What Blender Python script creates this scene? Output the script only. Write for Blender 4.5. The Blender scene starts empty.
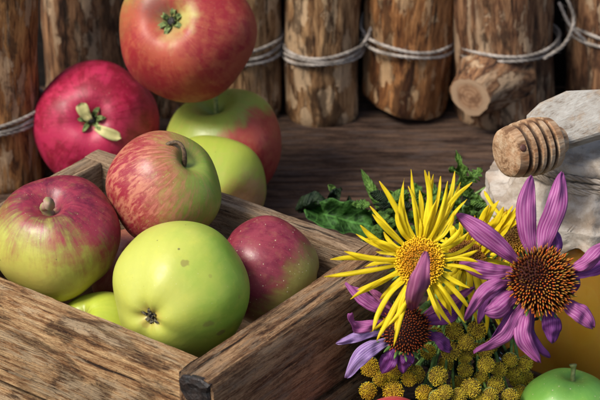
import bpy, math, random
from mathutils import Vector, Matrix, Quaternion, noise as mn
S = 0.0115                       # metres per modelling unit
col = bpy.context.scene.collection
scene = bpy.context.scene
R = math.radians
random.seed(7)
# ------------------------------------------------------------------ camera
PITCH = 27.5
cam = bpy.data.cameras.new('camera'); camo = bpy.data.objects.new('camera', cam); col.objects.link(camo)
camo.location = (0, -99.345*S, 55.716*S); camo.rotation_euler = (R(90-PITCH), 0, 0)
cam.sensor_width = 36; cam.lens = 132; cam.clip_start = 0.05; cam.clip_end = 50
cam.dof.use_dof = True; cam.dof.focus_distance = 97*S; cam.dof.aperture_fstop = 21
scene.camera = camo
# ------------------------------------------------------------------ light
SUN_EL, SUN_AZ = 52, -122        # azimuth measured from +Y towards +X
w = bpy.data.worlds.new('World'); scene.world = w; w.use_nodes = True
nt = w.node_tree; bg = nt.nodes['Background']
sky = nt.nodes.new('ShaderNodeTexSky'); sky.sky_type = 'NISHITA'; sky.sun_disc = False
sky.sun_elevation = R(SUN_EL); sky.sun_rotation = R(SUN_AZ); sky.air_density = 1.0; sky.dust_density = 3.0
nt.links.new(sky.outputs[0], bg.inputs[0]); bg.inputs[1].default_value = 0.145
sun = bpy.data.lights.new('sun', 'SUN'); suno = bpy.data.objects.new('sun', sun); col.objects.link(suno)
sun.energy = 3.35; sun.angle = R(18); sun.color = (1, .95, .87)
sd = Vector((math.sin(R(SUN_AZ))*math.cos(R(SUN_EL)), math.cos(R(SUN_AZ))*math.cos(R(SUN_EL)), math.sin(R(SUN_EL))))
suno.rotation_euler = sd.to_track_quat('Z', 'Y').to_euler()
scene.view_settings.view_transform = 'Standard'; scene.view_settings.look = 'None'
scene.view_settings.exposure = 0.18; scene.view_settings.gamma = 1
scene.render.engine = 'CYCLES'

# ------------------------------------------------------------------ material helpers
class N:
    """small node-graph builder"""
    def __init__(s, name):
        s.m = bpy.data.materials.new(name); s.m.use_nodes = True
        s.t = s.m.node_tree; s.b = s.t.nodes['Principled BSDF']; s.out = s.t.nodes['Material Output']
    def n(s, typ, **kw):
        x = s.t.nodes.new(typ)
        for k, v in kw.items(): setattr(x, k, v)
        return x
    def set(s, sock, v):
        if hasattr(v, 'is_output') or isinstance(v, bpy.types.NodeSocket): s.t.links.new(v, sock)
        elif isinstance(v, (tuple, list)) and sock.type == 'RGBA': sock.default_value = tuple(v)[:3] + (1,)
        else: sock.default_value = v
    def co(s, scale=(1, 1, 1), rnd=False):
        tc = s.n('ShaderNodeTexCoord'); mp = s.n('ShaderNodeMapping')
        s.t.links.new(tc.outputs['Object'], mp.inputs[0])
        mp.inputs['Scale'].default_value = tuple(k/S for k in scale)
        if rnd:
            oi = s.n('ShaderNodeObjectInfo'); v = s.vm('SCALE', s.comb(oi.outputs['Random'], oi.outputs['Random'], oi.outputs['Random']), sc=57.0)
            return s.vm('ADD', mp.outputs[0], v)
        return mp.outputs[0]
    def comb(s, a, b, c):
        x = s.n('ShaderNodeCombineXYZ')
        for i, v in enumerate((a, b, c)): s.set(x.inputs[i], v)
        return x.outputs[0]
    def sep(s, v):
        x = s.n('ShaderNodeSeparateXYZ'); s.set(x.inputs[0], v); return x.outputs
    def vm(s, op, a, b=None, sc=None):
        x = s.n('ShaderNodeVectorMath', operation=op); s.set(x.inputs[0], a)
        if b is not None: s.set(x.inputs[1], b)
        if sc is not None: s.set(x.inputs['Scale'], sc)
        return x.outputs['Value'] if op in ('DOT_PRODUCT', 'LENGTH', 'DISTANCE') else x.outputs['Vector']
    def ma(s, op, a, b=0.0, c=None, clamp=False):
        x = s.n('ShaderNodeMath', operation=op, use_clamp=clamp); s.set(x.inputs[0], a); s.set(x.inputs[1], b)
        if c is not None: s.set(x.inputs[2], c)
        return x.outputs[0]
    def noise(s, v, scale=1, detail=4, rough=.55, dist=0):
        x = s.n('ShaderNodeTexNoise'); s.set(x.inputs['Vector'], v); x.inputs['Scale'].default_value = scale
        x.inputs['Detail'].default_value = detail; x.inputs['Roughness'].default_value = rough; x.inputs['Distortion'].default_value = dist
        return x.outputs[0]
    def voro(s, v, scale=1, feature='F1', out='Distance', rand=1):
        x = s.n('ShaderNodeTexVoronoi', feature=feature); s.set(x.inputs['Vector'], v); x.inputs['Scale'].default_value = scale
        x.inputs['Randomness'].default_value = rand
        return x.outputs[out]
    def mr(s, v, a, b, c=0.0, d=1.0, smooth=True):
        x = s.n('ShaderNodeMapRange', interpolation_type='SMOOTHSTEP' if smooth else 'LINEAR'); s.set(x.inputs[0], v)
        for i, k in enumerate((a, b, c, d)): x.inputs[i+1].default_value = k
        return x.outputs[0]
    def mix(s, f, a, b, mode='MIX'):
        x = s.n('ShaderNodeMix', data_type='RGBA', blend_type=mode); s.set(x.inputs[0], f)
        s.set(x.inputs[6], a); s.set(x.inputs[7], b); return x.outputs[2]
    def ramp(s, f, stops):
        x = s.n('ShaderNodeValToRGB'); s.set(x.inputs[0], f); e = x.color_ramp.elements
        while len(e) < len(stops): e.new(.5)
        for i, (p, c) in enumerate(stops): e[i].position = p; e[i].color = tuple(c)+(1,)
        return x.outputs[0]
    def attr(s, name):
        x = s.n('ShaderNodeAttribute', attribute_name=name); return x.outputs['Fac']
    def bump(s, h, strength=.5, dist=.1, normal=None):
        x = s.n('ShaderNodeBump'); s.set(x.inputs['Height'], h); x.inputs['Strength'].default_value = strength
        x.inputs['Distance'].default_value = dist*S
        if normal is not None: s.set(x.inputs['Normal'], normal)
        return x.outputs[0]
    def fin(s, color, rough=.6, bump=None, **kw):
        s.set(s.b.inputs['Base Color'], color); s.set(s.b.inputs['Roughness'], rough)
        if bump is not None: s.set(s.b.inputs['Normal'], bump)
        for k, v in kw.items(): s.set(s.b.inputs[k.replace('_', ' ')], v)
        return s.m

# ------------------------------------------------------------------ mesh helpers
class MB:
    def __init__(s): s.v = []; s.f = []; s.a = {}
    def add(s, vs, fs, **at):
        o = len(s.v); s.v += [tuple(p) for p in vs]; s.f += [tuple(i+o for i in f) for f in fs]
        for k in set(list(s.a)+list(at)):
            L = s.a.setdefault(k, []); L += [0.0]*(o-len(L))
            x = at.get(k, 0.0); L += list(x) if hasattr(x, '__len__') else [x]*len(vs)
    def build(s, name, mat, parent=None, loc=(0, 0, 0), rot=None, smooth=True, off=(0, 0, 0)):
        me = bpy.data.meshes.new(name)
        me.from_pydata([((p[0]-off[0])*S, (p[1]-off[1])*S, (p[2]-off[2])*S) for p in s.v], [], s.f)
        me.update()
        for k, L in s.a.items():
            a = me.attributes.new(k, 'FLOAT', 'POINT'); a.data.foreach_set('value', L)
        if smooth: me.polygons.foreach_set('use_smooth', [True]*len(me.polygons))
        me.materials.append(mat)
        o = bpy.data.objects.new(name, me); col.objects.link(o); o.parent = parent
        o.location = Vector(loc)*S
        if rot is not None: o.rotation_mode = 'QUATERNION'; o.rotation_quaternion = rot
        return o
def empty(name, loc, rot=None):
    o = bpy.data.objects.new(name, None); col.objects.link(o); o.location = Vector(loc)*S; o.empty_display_size = .01
    if rot is not None: o.rotation_mode = 'QUATERNION'; o.rotation_quaternion = rot
    return o
def tag(o, label=None, cat=None, group=None, kind=None):
    if label: o['label'] = label
    if cat: o['category'] = cat
    if group: o['group'] = group
    if kind: o['kind'] = kind
    return o
def sharp(o, ang=35):
    m = o.data
    if hasattr(m, 'set_sharp_from_angle'): m.set_sharp_from_angle(angle=R(ang))
def spline(P, n):
    """Catmull-Rom through P, n samples"""
    P = [Vector(p) for p in P]
    if len(P) == 2: return [P[0].lerp(P[1], i/(n-1)) for i in range(n)]
    Q = [P[0]*2-P[1]]+P+[P[-1]*2-P[-2]]; out = []
    for i in range(n):
        t = i/(n-1)*(len(P)-1); k = min(int(t), len(P)-2); t -= k
        a, b, c, d = Q[k:k+4]
        out.append(.5*((2*b)+(c-a)*t+(2*a-5*b+4*c-d)*t*t+(-a+3*b-3*c+d)*t**3))
    return out
def frames(P):
    T = [(P[min(i+1, len(P)-1)]-P[max(i-1, 0)]).normalized() for i in range(len(P))]
    n = T[0].orthogonal().normalized(); out = []
    for t in T:
        n = (n-t*n.dot(t)).normalized(); out.append((t, n, t.cross(n)))
    return out
def tube(mb, P, rad, sides=8, cap=True, jit=0, **at):
    P = [Vector(p) for p in P]; F = frames(P); vs = []; n = len(P)
    for i, (p, (t, a, b)) in enumerate(zip(P, F)):
        r = rad(i/(n-1)) if callable(rad) else rad
        for k in range(sides):
            q = 2*math.pi*k/sides; rr = r*(1+jit*random.uniform(-1, 1))
            vs.append(p+(a*math.cos(q)+b*math.sin(q))*rr)
    fs = [(i*sides+k, i*sides+(k+1) % sides, (i+1)*sides+(k+1) % sides, (i+1)*sides+k) for i in range(n-1) for k in range(sides)]
    if cap:
        fs.append(tuple(reversed(range(sides)))); fs.append(tuple((n-1)*sides+k for k in range(sides)))
    mb.add(vs, fs, **at)
def rope(mb, P, r, plies=3, pitch=5.0, step=.25):
    """twisted twine following P; pitch in multiples of r*2"""
    L = sum((Vector(P[i+1])-Vector(P[i])).length for i in range(len(P)-1))
    n = max(8, int(L/(r*step*4))); C = spline(P, n); F = frames(C)
    for k in range(plies):
        Q = []; s = 0
        for i in range(n):
            if i: s += (C[i]-C[i-1]).length
            q = 2*math.pi*(s/(pitch*2*r)+k/plies); t, a, b = F[i]
            Q.append(C[i]+(a*math.cos(q)+b*math.sin(q))*r*.52*(1+.12*mn.noise(C[i]*3)))
        tube(mb, Q, lambda t: r*.56, 6)
    # stray fibres
    for _ in range(int(L*2.2)):
        i = random.randrange(n-1); t, a, b = F[i]; q = random.uniform(0, 6.28)
        d = (a*math.cos(q)+b*math.sin(q)); p0 = C[i]+d*r*.8; l = random.uniform(.15, .5)
        tube(mb, spline([p0, p0+d*l*.4+t*l*.4, p0+d*l*.5+t*l*random.uniform(.6, 1)], 4), r*.06, 3, False)
def lathe(mb, prof, seg=64, fn=None, **at):
    vs = []; fs = []
    for i, (r, z) in enumerate(prof):
        for k in range(seg):
            q = 2*math.pi*k/seg; p = Vector((r*math.cos(q), r*math.sin(q), z))
            vs.append(fn(p, q, i) if fn else p)
    for i in range(len(prof)-1):
        for k in range(seg): fs.append((i*seg+k, i*seg+(k+1) % seg, (i+1)*seg+(k+1) % seg, (i+1)*seg+k))
    mb.add(vs, fs, **at)
def blob(mb, c, r, axis=(0, 0, 1), stretch=1, ns=8, nr=5, **at):
    c = Vector(c); q = Vector((0, 0, 1)).rotation_difference(Vector(axis)); vs = []; fs = []
    for i in range(nr+1):
        t = math.pi*i/nr
        for k in range(ns):
            a = 2*math.pi*k/ns; v = Vector((math.sin(t)*math.cos(a)*r, math.sin(t)*math.sin(a)*r, math.cos(t)*r*stretch)); v.rotate(q); vs.append(c+v)
    for i in range(nr):
        for k in range(ns): fs.append((i*ns+k, (i+1)*ns+k, (i+1)*ns+(k+1) % ns, i*ns+(k+1) % ns))
    mb.add(vs, fs, **at)
def ribbon(mb, P, width, side, n=14, m=5, cup=0.0, ridges=0.0, thick=0.012, wave=0.0, twist=0.0, seed=0):
    """petal or leaf: strip along P, width(t), 'side' roughly the across direction, closed thin solid"""
    C = spline(P, n); side = Vector(side); top = []; U = []; V = []
    for i, p in enumerate(C):
        t = i/(n-1); T = (C[min(i+1, n-1)]-C[max(i-1, 0)]).normalized()
        s = (side-T*side.dot(T)).normalized(); nn = s.cross(T).normalized()
        if twist: 
            q = Quaternion(T, twist*t); s.rotate(q); nn.rotate(q)
        w = width(t)/2
        for j in range(m):
            x = j/(m-1)*2-1
            h = cup*w*(x*x-.35)+ridges*math.cos(x*math.pi*2.5)*min(1, w*4)+wave*mn.noise(Vector((t*5, x*1.2+seed, seed*3.1)))
            top.append(p+s*(x*w)+nn*h); U.append(t); V.append(x*.5+.5)
    o = len(top); vs = list(top); fs = []
    for i in range(n-1):
        for j in range(m-1):
            fs.append((i*m+j, i*m+j+1, (i+1)*m+j+1, (i+1)*m+j))
    # thin underside
    under = []
    for i, p in enumerate(C):
        T = (C[min(i+1, n-1)]-C[max(i-1, 0)]).normalized(); s = (side-T*side.dot(T)).normalized(); nn = s.cross(T).normalized()
        if twist: nn.rotate(Quaternion(T, twist*i/(n-1)))
        for j in range(m): under.append(top[i*m+j]-nn*thick*(1-.9*abs(j/(m-1)*2-1)**3))
    vs += under
    for i in range(n-1):
        for j in range(m-1): fs.append((o+i*m+j, o+(i+1)*m+j, o+(i+1)*m+j+1, o+i*m+j+1))
        fs.append((i*m, (i+1)*m, o+(i+1)*m, o+i*m)); fs.append((i*m+m-1, o+i*m+m-1, o+(i+1)*m+m-1, (i+1)*m+m-1))
    fs.append(tuple(list(range(m))[::-1]+[o+j for j in range(m)]))
    fs.append(tuple([(n-1)*m+j for j in range(m)]+[o+(n-1)*m+j for j in range(m)][::-1]))
    mb.add(vs, fs, u=U+U, v=V+V)
def bez(*pts):
    return pts

# ------------------------------------------------------------------ materials
def wood_mat(name, dark, mid, light, fib=1.0, stain=.5, bumpd=.06, stain_col=None, grey=None, ax=0, stain_t=(.52, .70)):
    g = N(name)
    def sc(l, a): 
        v = [a, a, a]; v[ax] = l; return tuple(v)
    wob = g.noise(g.co(sc(.10, .35), True), 1, 3, .5)
    wobv = g.vm('SCALE', g.comb(wob, wob, wob), sc=2.2)
    v1 = g.vm('ADD', g.co(sc(.20*fib, 2.6*fib), True), wobv)
    f1 = g.noise(v1, 1.0, 10, .70, .5)
    v2 = g.co(sc(.9*fib, 11*fib), True); f2 = g.noise(v2, 1.0, 6, .7, .3)
    v3 = g.co(sc(5.5, 18), True); f3 = g.noise(v3, 1.0, 3, .6)
    f = g.ma('ADD', g.ma('MULTIPLY', f1, .56), g.ma('ADD', g.ma('MULTIPLY', f2, .28), g.ma('MULTIPLY', f3, .16)))
    c = g.ramp(f, [(.385, dark), (.47, mid), (.56, light), (.66, tuple(min(1, x*1.3) for x in light))])
    crack = g.mr(g.noise(g.vm('ADD', g.co(sc(.16, 3.4), True), wobv), 1, 6, .62, .3), .385, .335)
    c = g.mix(g.ma('MULTIPLY', crack, .9), c, tuple(x*.22 for x in dark))
    stn = g.noise(g.co(sc(.24, .55), True), 1, 8, .68, .5); st = g.mr(stn, *stain_t)
    c = g.mix(g.ma('MULTIPLY', st, g.ma('MULTIPLY', g.mr(f2, .30, .62, 1.0, .55), stain)), c, stain_col or tuple(x*.5 for x in dark))
    if grey:
        gr = g.mr(g.noise(g.co(sc(.22, 1.4), True), 1.7, 8, .7), .50, .60)
        c = g.mix(g.ma('MULTIPLY', gr, .65), c, grey)
    speck = g.mr(g.noise(g.co((9, 9, 9), True), 1, 3, .6), .62, .68)
    c = g.mix(g.ma('MULTIPLY', speck, .55), c, tuple(x*.35 for x in dark))
    speck2 = g.mr(g.noise(g.vm('ADD', g.co((6, 6, 6), True), (31, 7, 3)), 1, 4, .6), .64, .72)
    c = g.mix(g.ma('MULTIPLY', speck2, .35), c, tuple(min(1, x*1.5) for x in light))
    h = g.ma('ADD', g.ma('MULTIPLY', f1, 1.0), g.ma('ADD', g.ma('MULTIPLY', f2, .6), g.ma('MULTIPLY', f3, .35)))
    h = g.ma('SUBTRACT', h, g.ma('MULTIPLY', crack, .7))
    return g.fin(c, .72, g.bump(h, 1.0, bumpd*3), Specular_IOR_Level=.25)

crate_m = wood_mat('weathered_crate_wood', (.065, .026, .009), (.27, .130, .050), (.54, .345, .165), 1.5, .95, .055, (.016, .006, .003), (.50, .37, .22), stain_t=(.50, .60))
crate_shade_m = wood_mat('shaded_crate_wood', (.040, .016, .007), (.17, .080, .034), (.42, .25, .125), 1.3, .9, .055, (.010, .005, .003), (.27, .19, .12), stain_t=(.44, .62))  # same crate wood, with the right side's shade worked into a darker colour
crate_in_m = wood_mat('grey_crate_inside_wood', (.055, .030, .016), (.19, .115, .062), (.38, .26, .155), 1.3, .7, .05, None, (.28, .21, .14))
table_m = wood_mat('dark_table_wood', (.012, .005, .003), (.060, .030, .018), (.21, .125, .080), 1.15, .7, .11, (.008, .005, .004), (.13, .095, .082))
backdrop_m = wood_mat('black_backdrop', (.004, .003, .002), (.009, .006, .005), (.018, .012, .009), .7, .5, .05)  # near-black colour stands for the unlit void between the logs

def bark_mat(name, a, b, c3, chip, chip_t=.30, chips=1.0):
    g = N(name)
    v = g.co((1.7, 1.7, .26), True); f1 = g.noise(v, 1, 9, .68, .8)
    v2 = g.co((7, 7, .9), True); f2 = g.noise(v2, 1, 5, .65, .3)
    f = g.ma('ADD', g.ma('MULTIPLY', f1, .68), g.ma('MULTIPLY', f2, .32))
    c = g.ramp(f, [(.39, a), (.47, b), (.55, c3), (.64, tuple(x*1.4 for x in c3))])
    wn = g.vm('SCALE', g.comb(g.noise(g.co((1, 1, .7), True), 1.6, 5, .65), g.noise(g.co((1, 1, .7)), 1.6, 5, .65), g.noise(g.co((1.3, 1, .5), True), 1.6, 4)), sc=1.1)
    vv = g.vm('ADD', g.co((.85, .85, .42), True), wn)
    d = g.voro(vv, 1.0, 'F1', 'Distance', 1.0); rc = g.voro(vv, 1.0, 'F1', 'Color', 1.0)
    dd = g.ma('ADD', d, g.ma('MULTIPLY', g.sep(rc)[0], .42))
    m = g.mr(dd, chip_t+.17, chip_t+.11)
    m2 = g.mr(g.noise(g.vm('ADD', g.co((1.0, 1.0, .20), True), (17, 3, 5)), 1, 8, .68, .4), .53, .565)
    mm = g.ma('MAXIMUM', m, g.ma('MULTIPLY', m2, .75))
    chipc = g.mix(g.noise(g.co((3, 3, .8), True), 1.4, 6, .65), tuple(x*.55 for x in chip), tuple(min(1, x*1.3) for x in chip))
    c = g.mix(g.ma('MULTIPLY', mm, chips*.85), c, chipc)
    dk = g.mr(g.noise(g.co((.6, .6, .22), True), 1, 8, .68, .3), .52, .60)
    c = g.mix(g.ma('MULTIPLY', dk, .75), c, tuple(x*.6 for x in a))
    crk = g.mr(g.noise(g.co((3.2, 3.2, .16), True), 1, 5, .6, .2), .375, .33)
    c = g.mix(g.ma('MULTIPLY', crk, .85), c, tuple(x*.3 for x in a))
    h = g.ma('SUBTRACT', g.ma('ADD', f1, g.ma('MULTIPLY', f2, .5)), g.ma('ADD', g.ma('MULTIPLY', mm, .25), g.ma('MULTIPLY', crk, .5)))
    return g.fin(c, .7, g.bump(h, 1.0, .22), Specular_IOR_Level=.3)
bark_a = bark_mat('peeled_bark_tan', (.055, .024, .010), (.24, .120, .048), (.46, .27, .125), (.66, .46, .27), .40)
bark_b = bark_mat('peeled_bark_orange', (.050, .016, .006), (.23, .090, .028), (.43, .195, .068), (.62, .40, .21), .34)
bark_c = bark_mat('peeled_bark_dark', (.030, .013, .007), (.15, .066, .030), (.31, .160, .075), (.55, .38, .23), .34)
bark_left = bark_mat('peeled_bark_warm', (.042, .015, .006), (.22, .088, .026), (.40, .19, .062), (.50, .34, .20), .36)
def cut_mat():
    g = N('log_end_grain'); x = g.co((1, 1, 1)); y = g.sep(x)
    d = g.vm('LENGTH', g.comb(y[0], y[1], 0.0)); d = g.ma('ADD', d, g.ma('MULTIPLY', g.noise(x, .8, 3), .5))
    ring = g.ma('ADD', g.ma('MULTIPLY', g.ma('SINE', g.ma('MULTIPLY', d, 26.0)), .5), .5)
    c = g.mix(ring, (.30, .160, .080), (.42, .25, .14))
    c = g.mix(g.mr(g.noise(x, 1.4, 7, .65), .45, .6), c, (.20, .100, .05))
    c = g.mix(g.mr(d, .95, 1.25), c, (.42, .28, .17))
    return g.fin(c, .8, g.bump(g.noise(x, 6, 4), .4, .06))
cut_m = cut_mat()
def twine_mat(name, a, b):
    g = N(name); f = g.noise(g.co((5, 5, 5)), 1.3, 4)
    f2 = g.noise(g.co((1, 1, 1)), .9, 2)
    return g.fin(g.mix(g.mr(f2, .4, .62), g.mix(f, a, b), tuple(x*.8 for x in a)), .9, g.bump(g.noise(g.co((22, 22, 22)), 1, 2), .6, .03), Specular_IOR_Level=.15)
twine_m = twine_mat('jute_twine', (.26, .225, .19), (.56, .50, .44))
twine2_m = twine_mat('pale_jar_twine', (.30, .24, .18), (.58, .50, .41))

def plain(name, c1, c2, sc=4, rough=.6, bump=.03, rnd=True, **kw):
    g = N(name); f = g.noise(g.co((1, 1, 1), rnd), sc, 4)
    return g.fin(g.mix(g.mr(f, .35, .65), c1, c2), rough, g.bump(f, .5, bump), **kw)
stem_brown = plain('dry_apple_stem', (.06, .035, .018), (.16, .10, .05), 7, .7, .08)
stem_green = plain('green_apple_stem', (.16, .20, .05), (.30, .33, .10), 5, .6)
stem_stub = plain('pink_green_apple_stem', (.36, .22, .16), (.30, .30, .10), 2.5, .6)
calyx_dark = plain('dry_calyx', (.025, .018, .012), (.17, .15, .09), 6, .85, .08)
calyx_green = plain('green_calyx', (.045, .075, .015), (.21, .27, .08), 5, .75, .05)
black_m = plain('near_black', (.003, .0025, .0025), (.020, .012, .009), 3, .6, .25)  # near-black for the burnt board end and the apple eye hollows

# ------------------------------------------------------------------ apples
def apple_mat(name, green, yellow, red, red2, axis_q, blush, lo, hi, streak=.3, lent=.35, dim=(.20, .16, .05), spots=(), gdir=(0, 0, 1), basen=.35, rough=.24, dimr=.34, lentsize=.06, striped=False, cdim=None, bl_noise=.55):
    """colour of the skin in the apple's own axes; blush / gdir are world directions carried by the fruit"""
    g = N(name); inv = axis_q.inverted(); B = inv @ Vector(blush).normalized(); G = inv @ Vector(gdir).normalized()
    p = g.co((1, 1, 1)); nrm = g.vm('NORMALIZE', p); x, y, z = g.sep(nrm)
    az = g.vm('NORMALIZE', g.comb(x, y, 0.0)); ax_, ay_, _ = g.sep(az)
    k = .8
    sv = g.comb(g.ma('MULTIPLY', ax_, 9*k), g.ma('MULTIPLY', ay_, 9*k), g.ma('MULTIPLY', z, 1.6))
    s1 = g.noise(sv, 1.0, 5, .6, .25)
    f2_ = 22*k if not striped else 19*k
    sv2 = g.comb(g.ma('MULTIPLY', ax_, f2_), g.ma('MULTIPLY', ay_, f2_), g.ma('MULTIPLY', z, 3.0 if not striped else 5.5))
    s2 = g.noise(sv2, 1.0, 4, .6, .4)
    iso = g.noise(p, 1.6, 6, .7, .6)
    st = g.ma('ADD', g.ma('ADD', g.ma('MULTIPLY', g.ma('SUBTRACT', s1, .5), .75 if not striped else .5), g.ma('MULTIPLY', g.ma('SUBTRACT', iso, .5), 1.0)), g.ma('MULTIPLY', g.ma('SUBTRACT', s2, .5), .7 if not striped else 1.6))
    base = g.mix(g.mr(g.ma('ADD', g.vm('DOT_PRODUCT', nrm, tuple(G)), g.ma('MULTIPLY', g.ma('SUBTRACT', g.noise(p, .5, 3), .5), 1.2*basen*3)), -.5, .7), yellow, green)
    base = g.mix(g.mr(s1, .35, .7, 0, .12), base, tuple(min(1, c*1.25) for c in yellow))
    low = g.ma('SUBTRACT', g.noise(p, .42, 4, .6), .5)
    f = g.ma('ADD', g.vm('DOT_PRODUCT', nrm, tuple(B)), g.ma('ADD', g.ma('MULTIPLY', low, bl_noise*2), g.ma('MULTIPLY', st, streak*2)))
    f = g.mr(f, lo, hi)
    redc = g.mix(g.mr(g.ma('ADD', g.ma('ADD', g.ma('MULTIPLY', s2, .35 if not striped else 1.05), g.ma('MULTIPLY', iso, .65 if not striped else -.05)), g.ma('MULTIPLY', low, .8)), .36, .64), red, red2)
    redc = g.mix(g.mr(g.noise(p, 5, 5, .75), .56, .78, 0, .35), redc, tuple(min(1, a*1.25+.05) for a in red2))
    c = g.mix(f, base, redc)
    mott = g.noise(p, 2.2, 5, .65)
    c = g.mix(g.mr(mott, .48, .78, 0, .30), c, tuple(min(1, a*.5+b*.6) for a, b in zip(yellow, red2)))
    # lenticels
    d = g.voro(p, 4.2, 'F1', 'Distance', 1.0); rr = g.sep(g.voro(p, 4.2, 'F1', 'Color', 1.0))[0]
    l = g.ma('MULTIPLY', g.mr(g.ma('SUBTRACT', d, g.ma('MULTIPLY', rr, lentsize)), lentsize*.9, lentsize*.25), lent)
    c = g.mix(l, c, (.62, .55, .33))
    df = g.voro(g.vm('ADD', p, (3, 7, 2)), 8.5, 'F1', 'Distance', 1.0); c = g.mix(g.mr(df, .13, .05, 0, .16+lent*.3), c, (.60, .52, .30))
    d3 = g.voro(p, 1.3, 'F1', 'Distance', 1.0)
    c = g.mix(g.mr(d3, .055, .03, 0, .7), c, (.10, .07, .03))
    # stem hollow and eye
    rxy = g.vm('LENGTH', g.comb(x, y, 0.0)); rxy = g.ma('ADD', rxy, g.ma('MULTIPLY', g.ma('SUBTRACT', s1, .5), .35))
    top = g.ma('MULTIPLY', g.mr(rxy, dimr, dimr*.35), g.mr(z, .0, .2))
    c = g.mix(g.ma('MULTIPLY', top, .8), c, dim)
    bot = g.ma('MULTIPLY', g.mr(rxy, (cdim[1] if cdim else .3), .07), g.mr(z, 0, -.2))
    c = g.mix(g.ma('MULTIPLY', bot, .85), c, cdim[0] if cdim else dim)
    for sp in spots:
        dv, rad, colr, amt = sp; D = inv @ Vector(dv).normalized()
        wn = g.vm('SCALE', g.vm('SUBTRACT', g.comb(g.noise(p, 1.5, 3), g.noise(g.vm('ADD', p, (9, 3, 1)), 1.5, 3), g.noise(g.vm('ADD', p, (2, 8, 5)), 1.5, 3)), (.5, .5, .5)), sc=rad*2.2)
        dist = g.vm('DISTANCE', g.vm('ADD', nrm, wn), tuple(D))
        c = g.mix(g.mr(dist, rad*1.15 if rad < .1 else rad*1.6, rad*.75 if rad < .1 else rad*.1, 0, amt), c, colr)
    ro = g.ma('ADD', rough, g.ma('MULTIPLY', g.noise(p, 1.9, 6, .7), .30))
    h = g.ma('ADD', g.ma('MULTIPLY', g.noise(p, 1.2, 3), .5), g.ma('ADD', g.ma('MULTIPLY', g.noise(p, 5, 4, .7), .09), g.ma('MULTIPLY', l, -.05)))
    return g.fin(c, ro, g.bump(h, .42, .12), Specular_IOR_Level=.45, Subsurface_Weight=.12, Subsurface_Radius=(.004, .0025, .001), Subsurface_Scale=1.0)

def make_apple(loc, R0, axis, squash=.90, seed=0, lobes=.018, top_d=.30, top_w=.26, bot_d=.20, bot_w=.24, shift=.07, lump=.028, stem=None, calyx=None, label='', mat=None, roll=0):
    q = Vector((0, 0, 1)).rotation_difference(Vector(axis).normalized())
    if roll: q = q @ Quaternion((0, 0, 1), roll)
    root = empty('apple', loc, q)
    tag(root, label, 'apple', 'apples in and around the crate')
    mb = MB(); nr, ns = 90, 112; vs = []; fs = []
    def surf(t, a):
        r = math.sin(t); r *= 1+shift*math.cos(t); z = math.cos(t)*squash
        z -= top_d*math.exp(-(r/top_w)**2*1.0) if t < math.pi/2 else 0
        z += bot_d*math.exp(-(r/bot_w)**2) if t > math.pi/2 else 0
        wb = (1-math.cos(t))/2; wt = (1+math.cos(t))/2
        k = 1+lobes*math.cos(5*a+seed)*(.35+wb)*math.sin(t)**.5+lobes*.6*math.cos(3*a+seed*2.3)*wt
        p = Vector((r*math.cos(a)*k, r*math.sin(a)*k, z*(1+lobes*.8*math.cos(5*a+seed)*wb)))
        p += p.normalized()*lump*mn.noise(p*1.3+Vector((seed*7.7, seed*3.1, 1)))*2
        return p*R0
    for i in range(nr+1):
        t = math.pi*i/nr
        for k in range(ns): vs.append(surf(t, 2*math.pi*k/ns))
    for i in range(nr):
        for k in range(ns): fs.append((i*ns+k, (i+1)*ns+k, (i+1)*ns+(k+1) % ns, i*ns+(k+1) % ns))
    mb.add(vs, fs); mb.build('skin', mat(q) if callable(mat) else mat, root)
    zt = surf(0.0, 0)[2]; zb = surf(math.pi, 0)[2]
    if stem:
        pts, rad, sm = stem; mb = MB()
        P = [Vector((0, 0, zt-.1))]+[q.inverted() @ Vector(p)+Vector((0, 0, zt)) for p in pts]
        tube(mb, spline(P, 18), lambda t: rad*(1.0-.25*math.sin(t*3.1)+.55*max(0, t-.8)*5*.5), 10, jit=.07); mb.build('stem', sm, root)
    if calyx:
        cm, size = calyx; mb = MB(); rnd = random.Random(seed*13+5)
        blob(mb, (0, 0, zb+.05), size*.45, (0, 0, 1), .35)
        pm = MB(); blob(pm, (0, 0, zb-size*.22), size*.30, (0, 0, 1), .5, 10, 6)  # black blob: shade inside the eye hollow, put in as colour
        for k in range(6):
            a = 2*math.pi*k/6+rnd.uniform(-.3, .3); l = size*rnd.uniform(.7, 1.25)
            d = Vector((math.cos(a), math.sin(a), 0)); sd_ = Vector((-d.y, d.x, 0))
            P = [Vector((0, 0, zb))+d*size*.25, Vector((0, 0, zb-size*.45))+d*size*.55, Vector((0, 0, zb-size*rnd.uniform(.2, .55)))+d*l]
            ribbon(mb, P, lambda t: size*.55*(1-t)**.6*(t*.8+.5), sd_, 8, 4, .5, 0, .03, .12*size, seed=k)
        for k in range(14):
            a = rnd.uniform(0, 6.28); d = Vector((math.cos(a), math.sin(a), 0))*rnd.uniform(.1, .35)*size
            p = Vector((0, 0, zb-.02))+d; tube(mb, [p, p+Vector((0, 0, -size*.3))+d*.6, p+Vector((0, 0, -size*.5))+d*.2], .02, 4)
        cal = mb.build('calyx', cm, root); pm.build('eye_shade', black_m, cal)
    return root

AX = dict(left=(-.11, -.258, .96), striped=(.476, -.069, .877), green=(.433, .901, -.037), darkred=(-.768, .639, .039), crimson=(0, .858, -.514),
          top=(.281, .753, -.595), back=(-.227, -.077, .971), low=(.101, .993, -.061), corner=(.123, .108, .986))
# directions: right = +x, image-up = (0,.46,.89), toward camera = (0,-.89,.46)
def dirc(a, b, c):
    p = R(PITCH); return (a, b*math.sin(p)-c*math.cos(p), b*math.cos(p)+c*math.sin(p))

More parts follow.
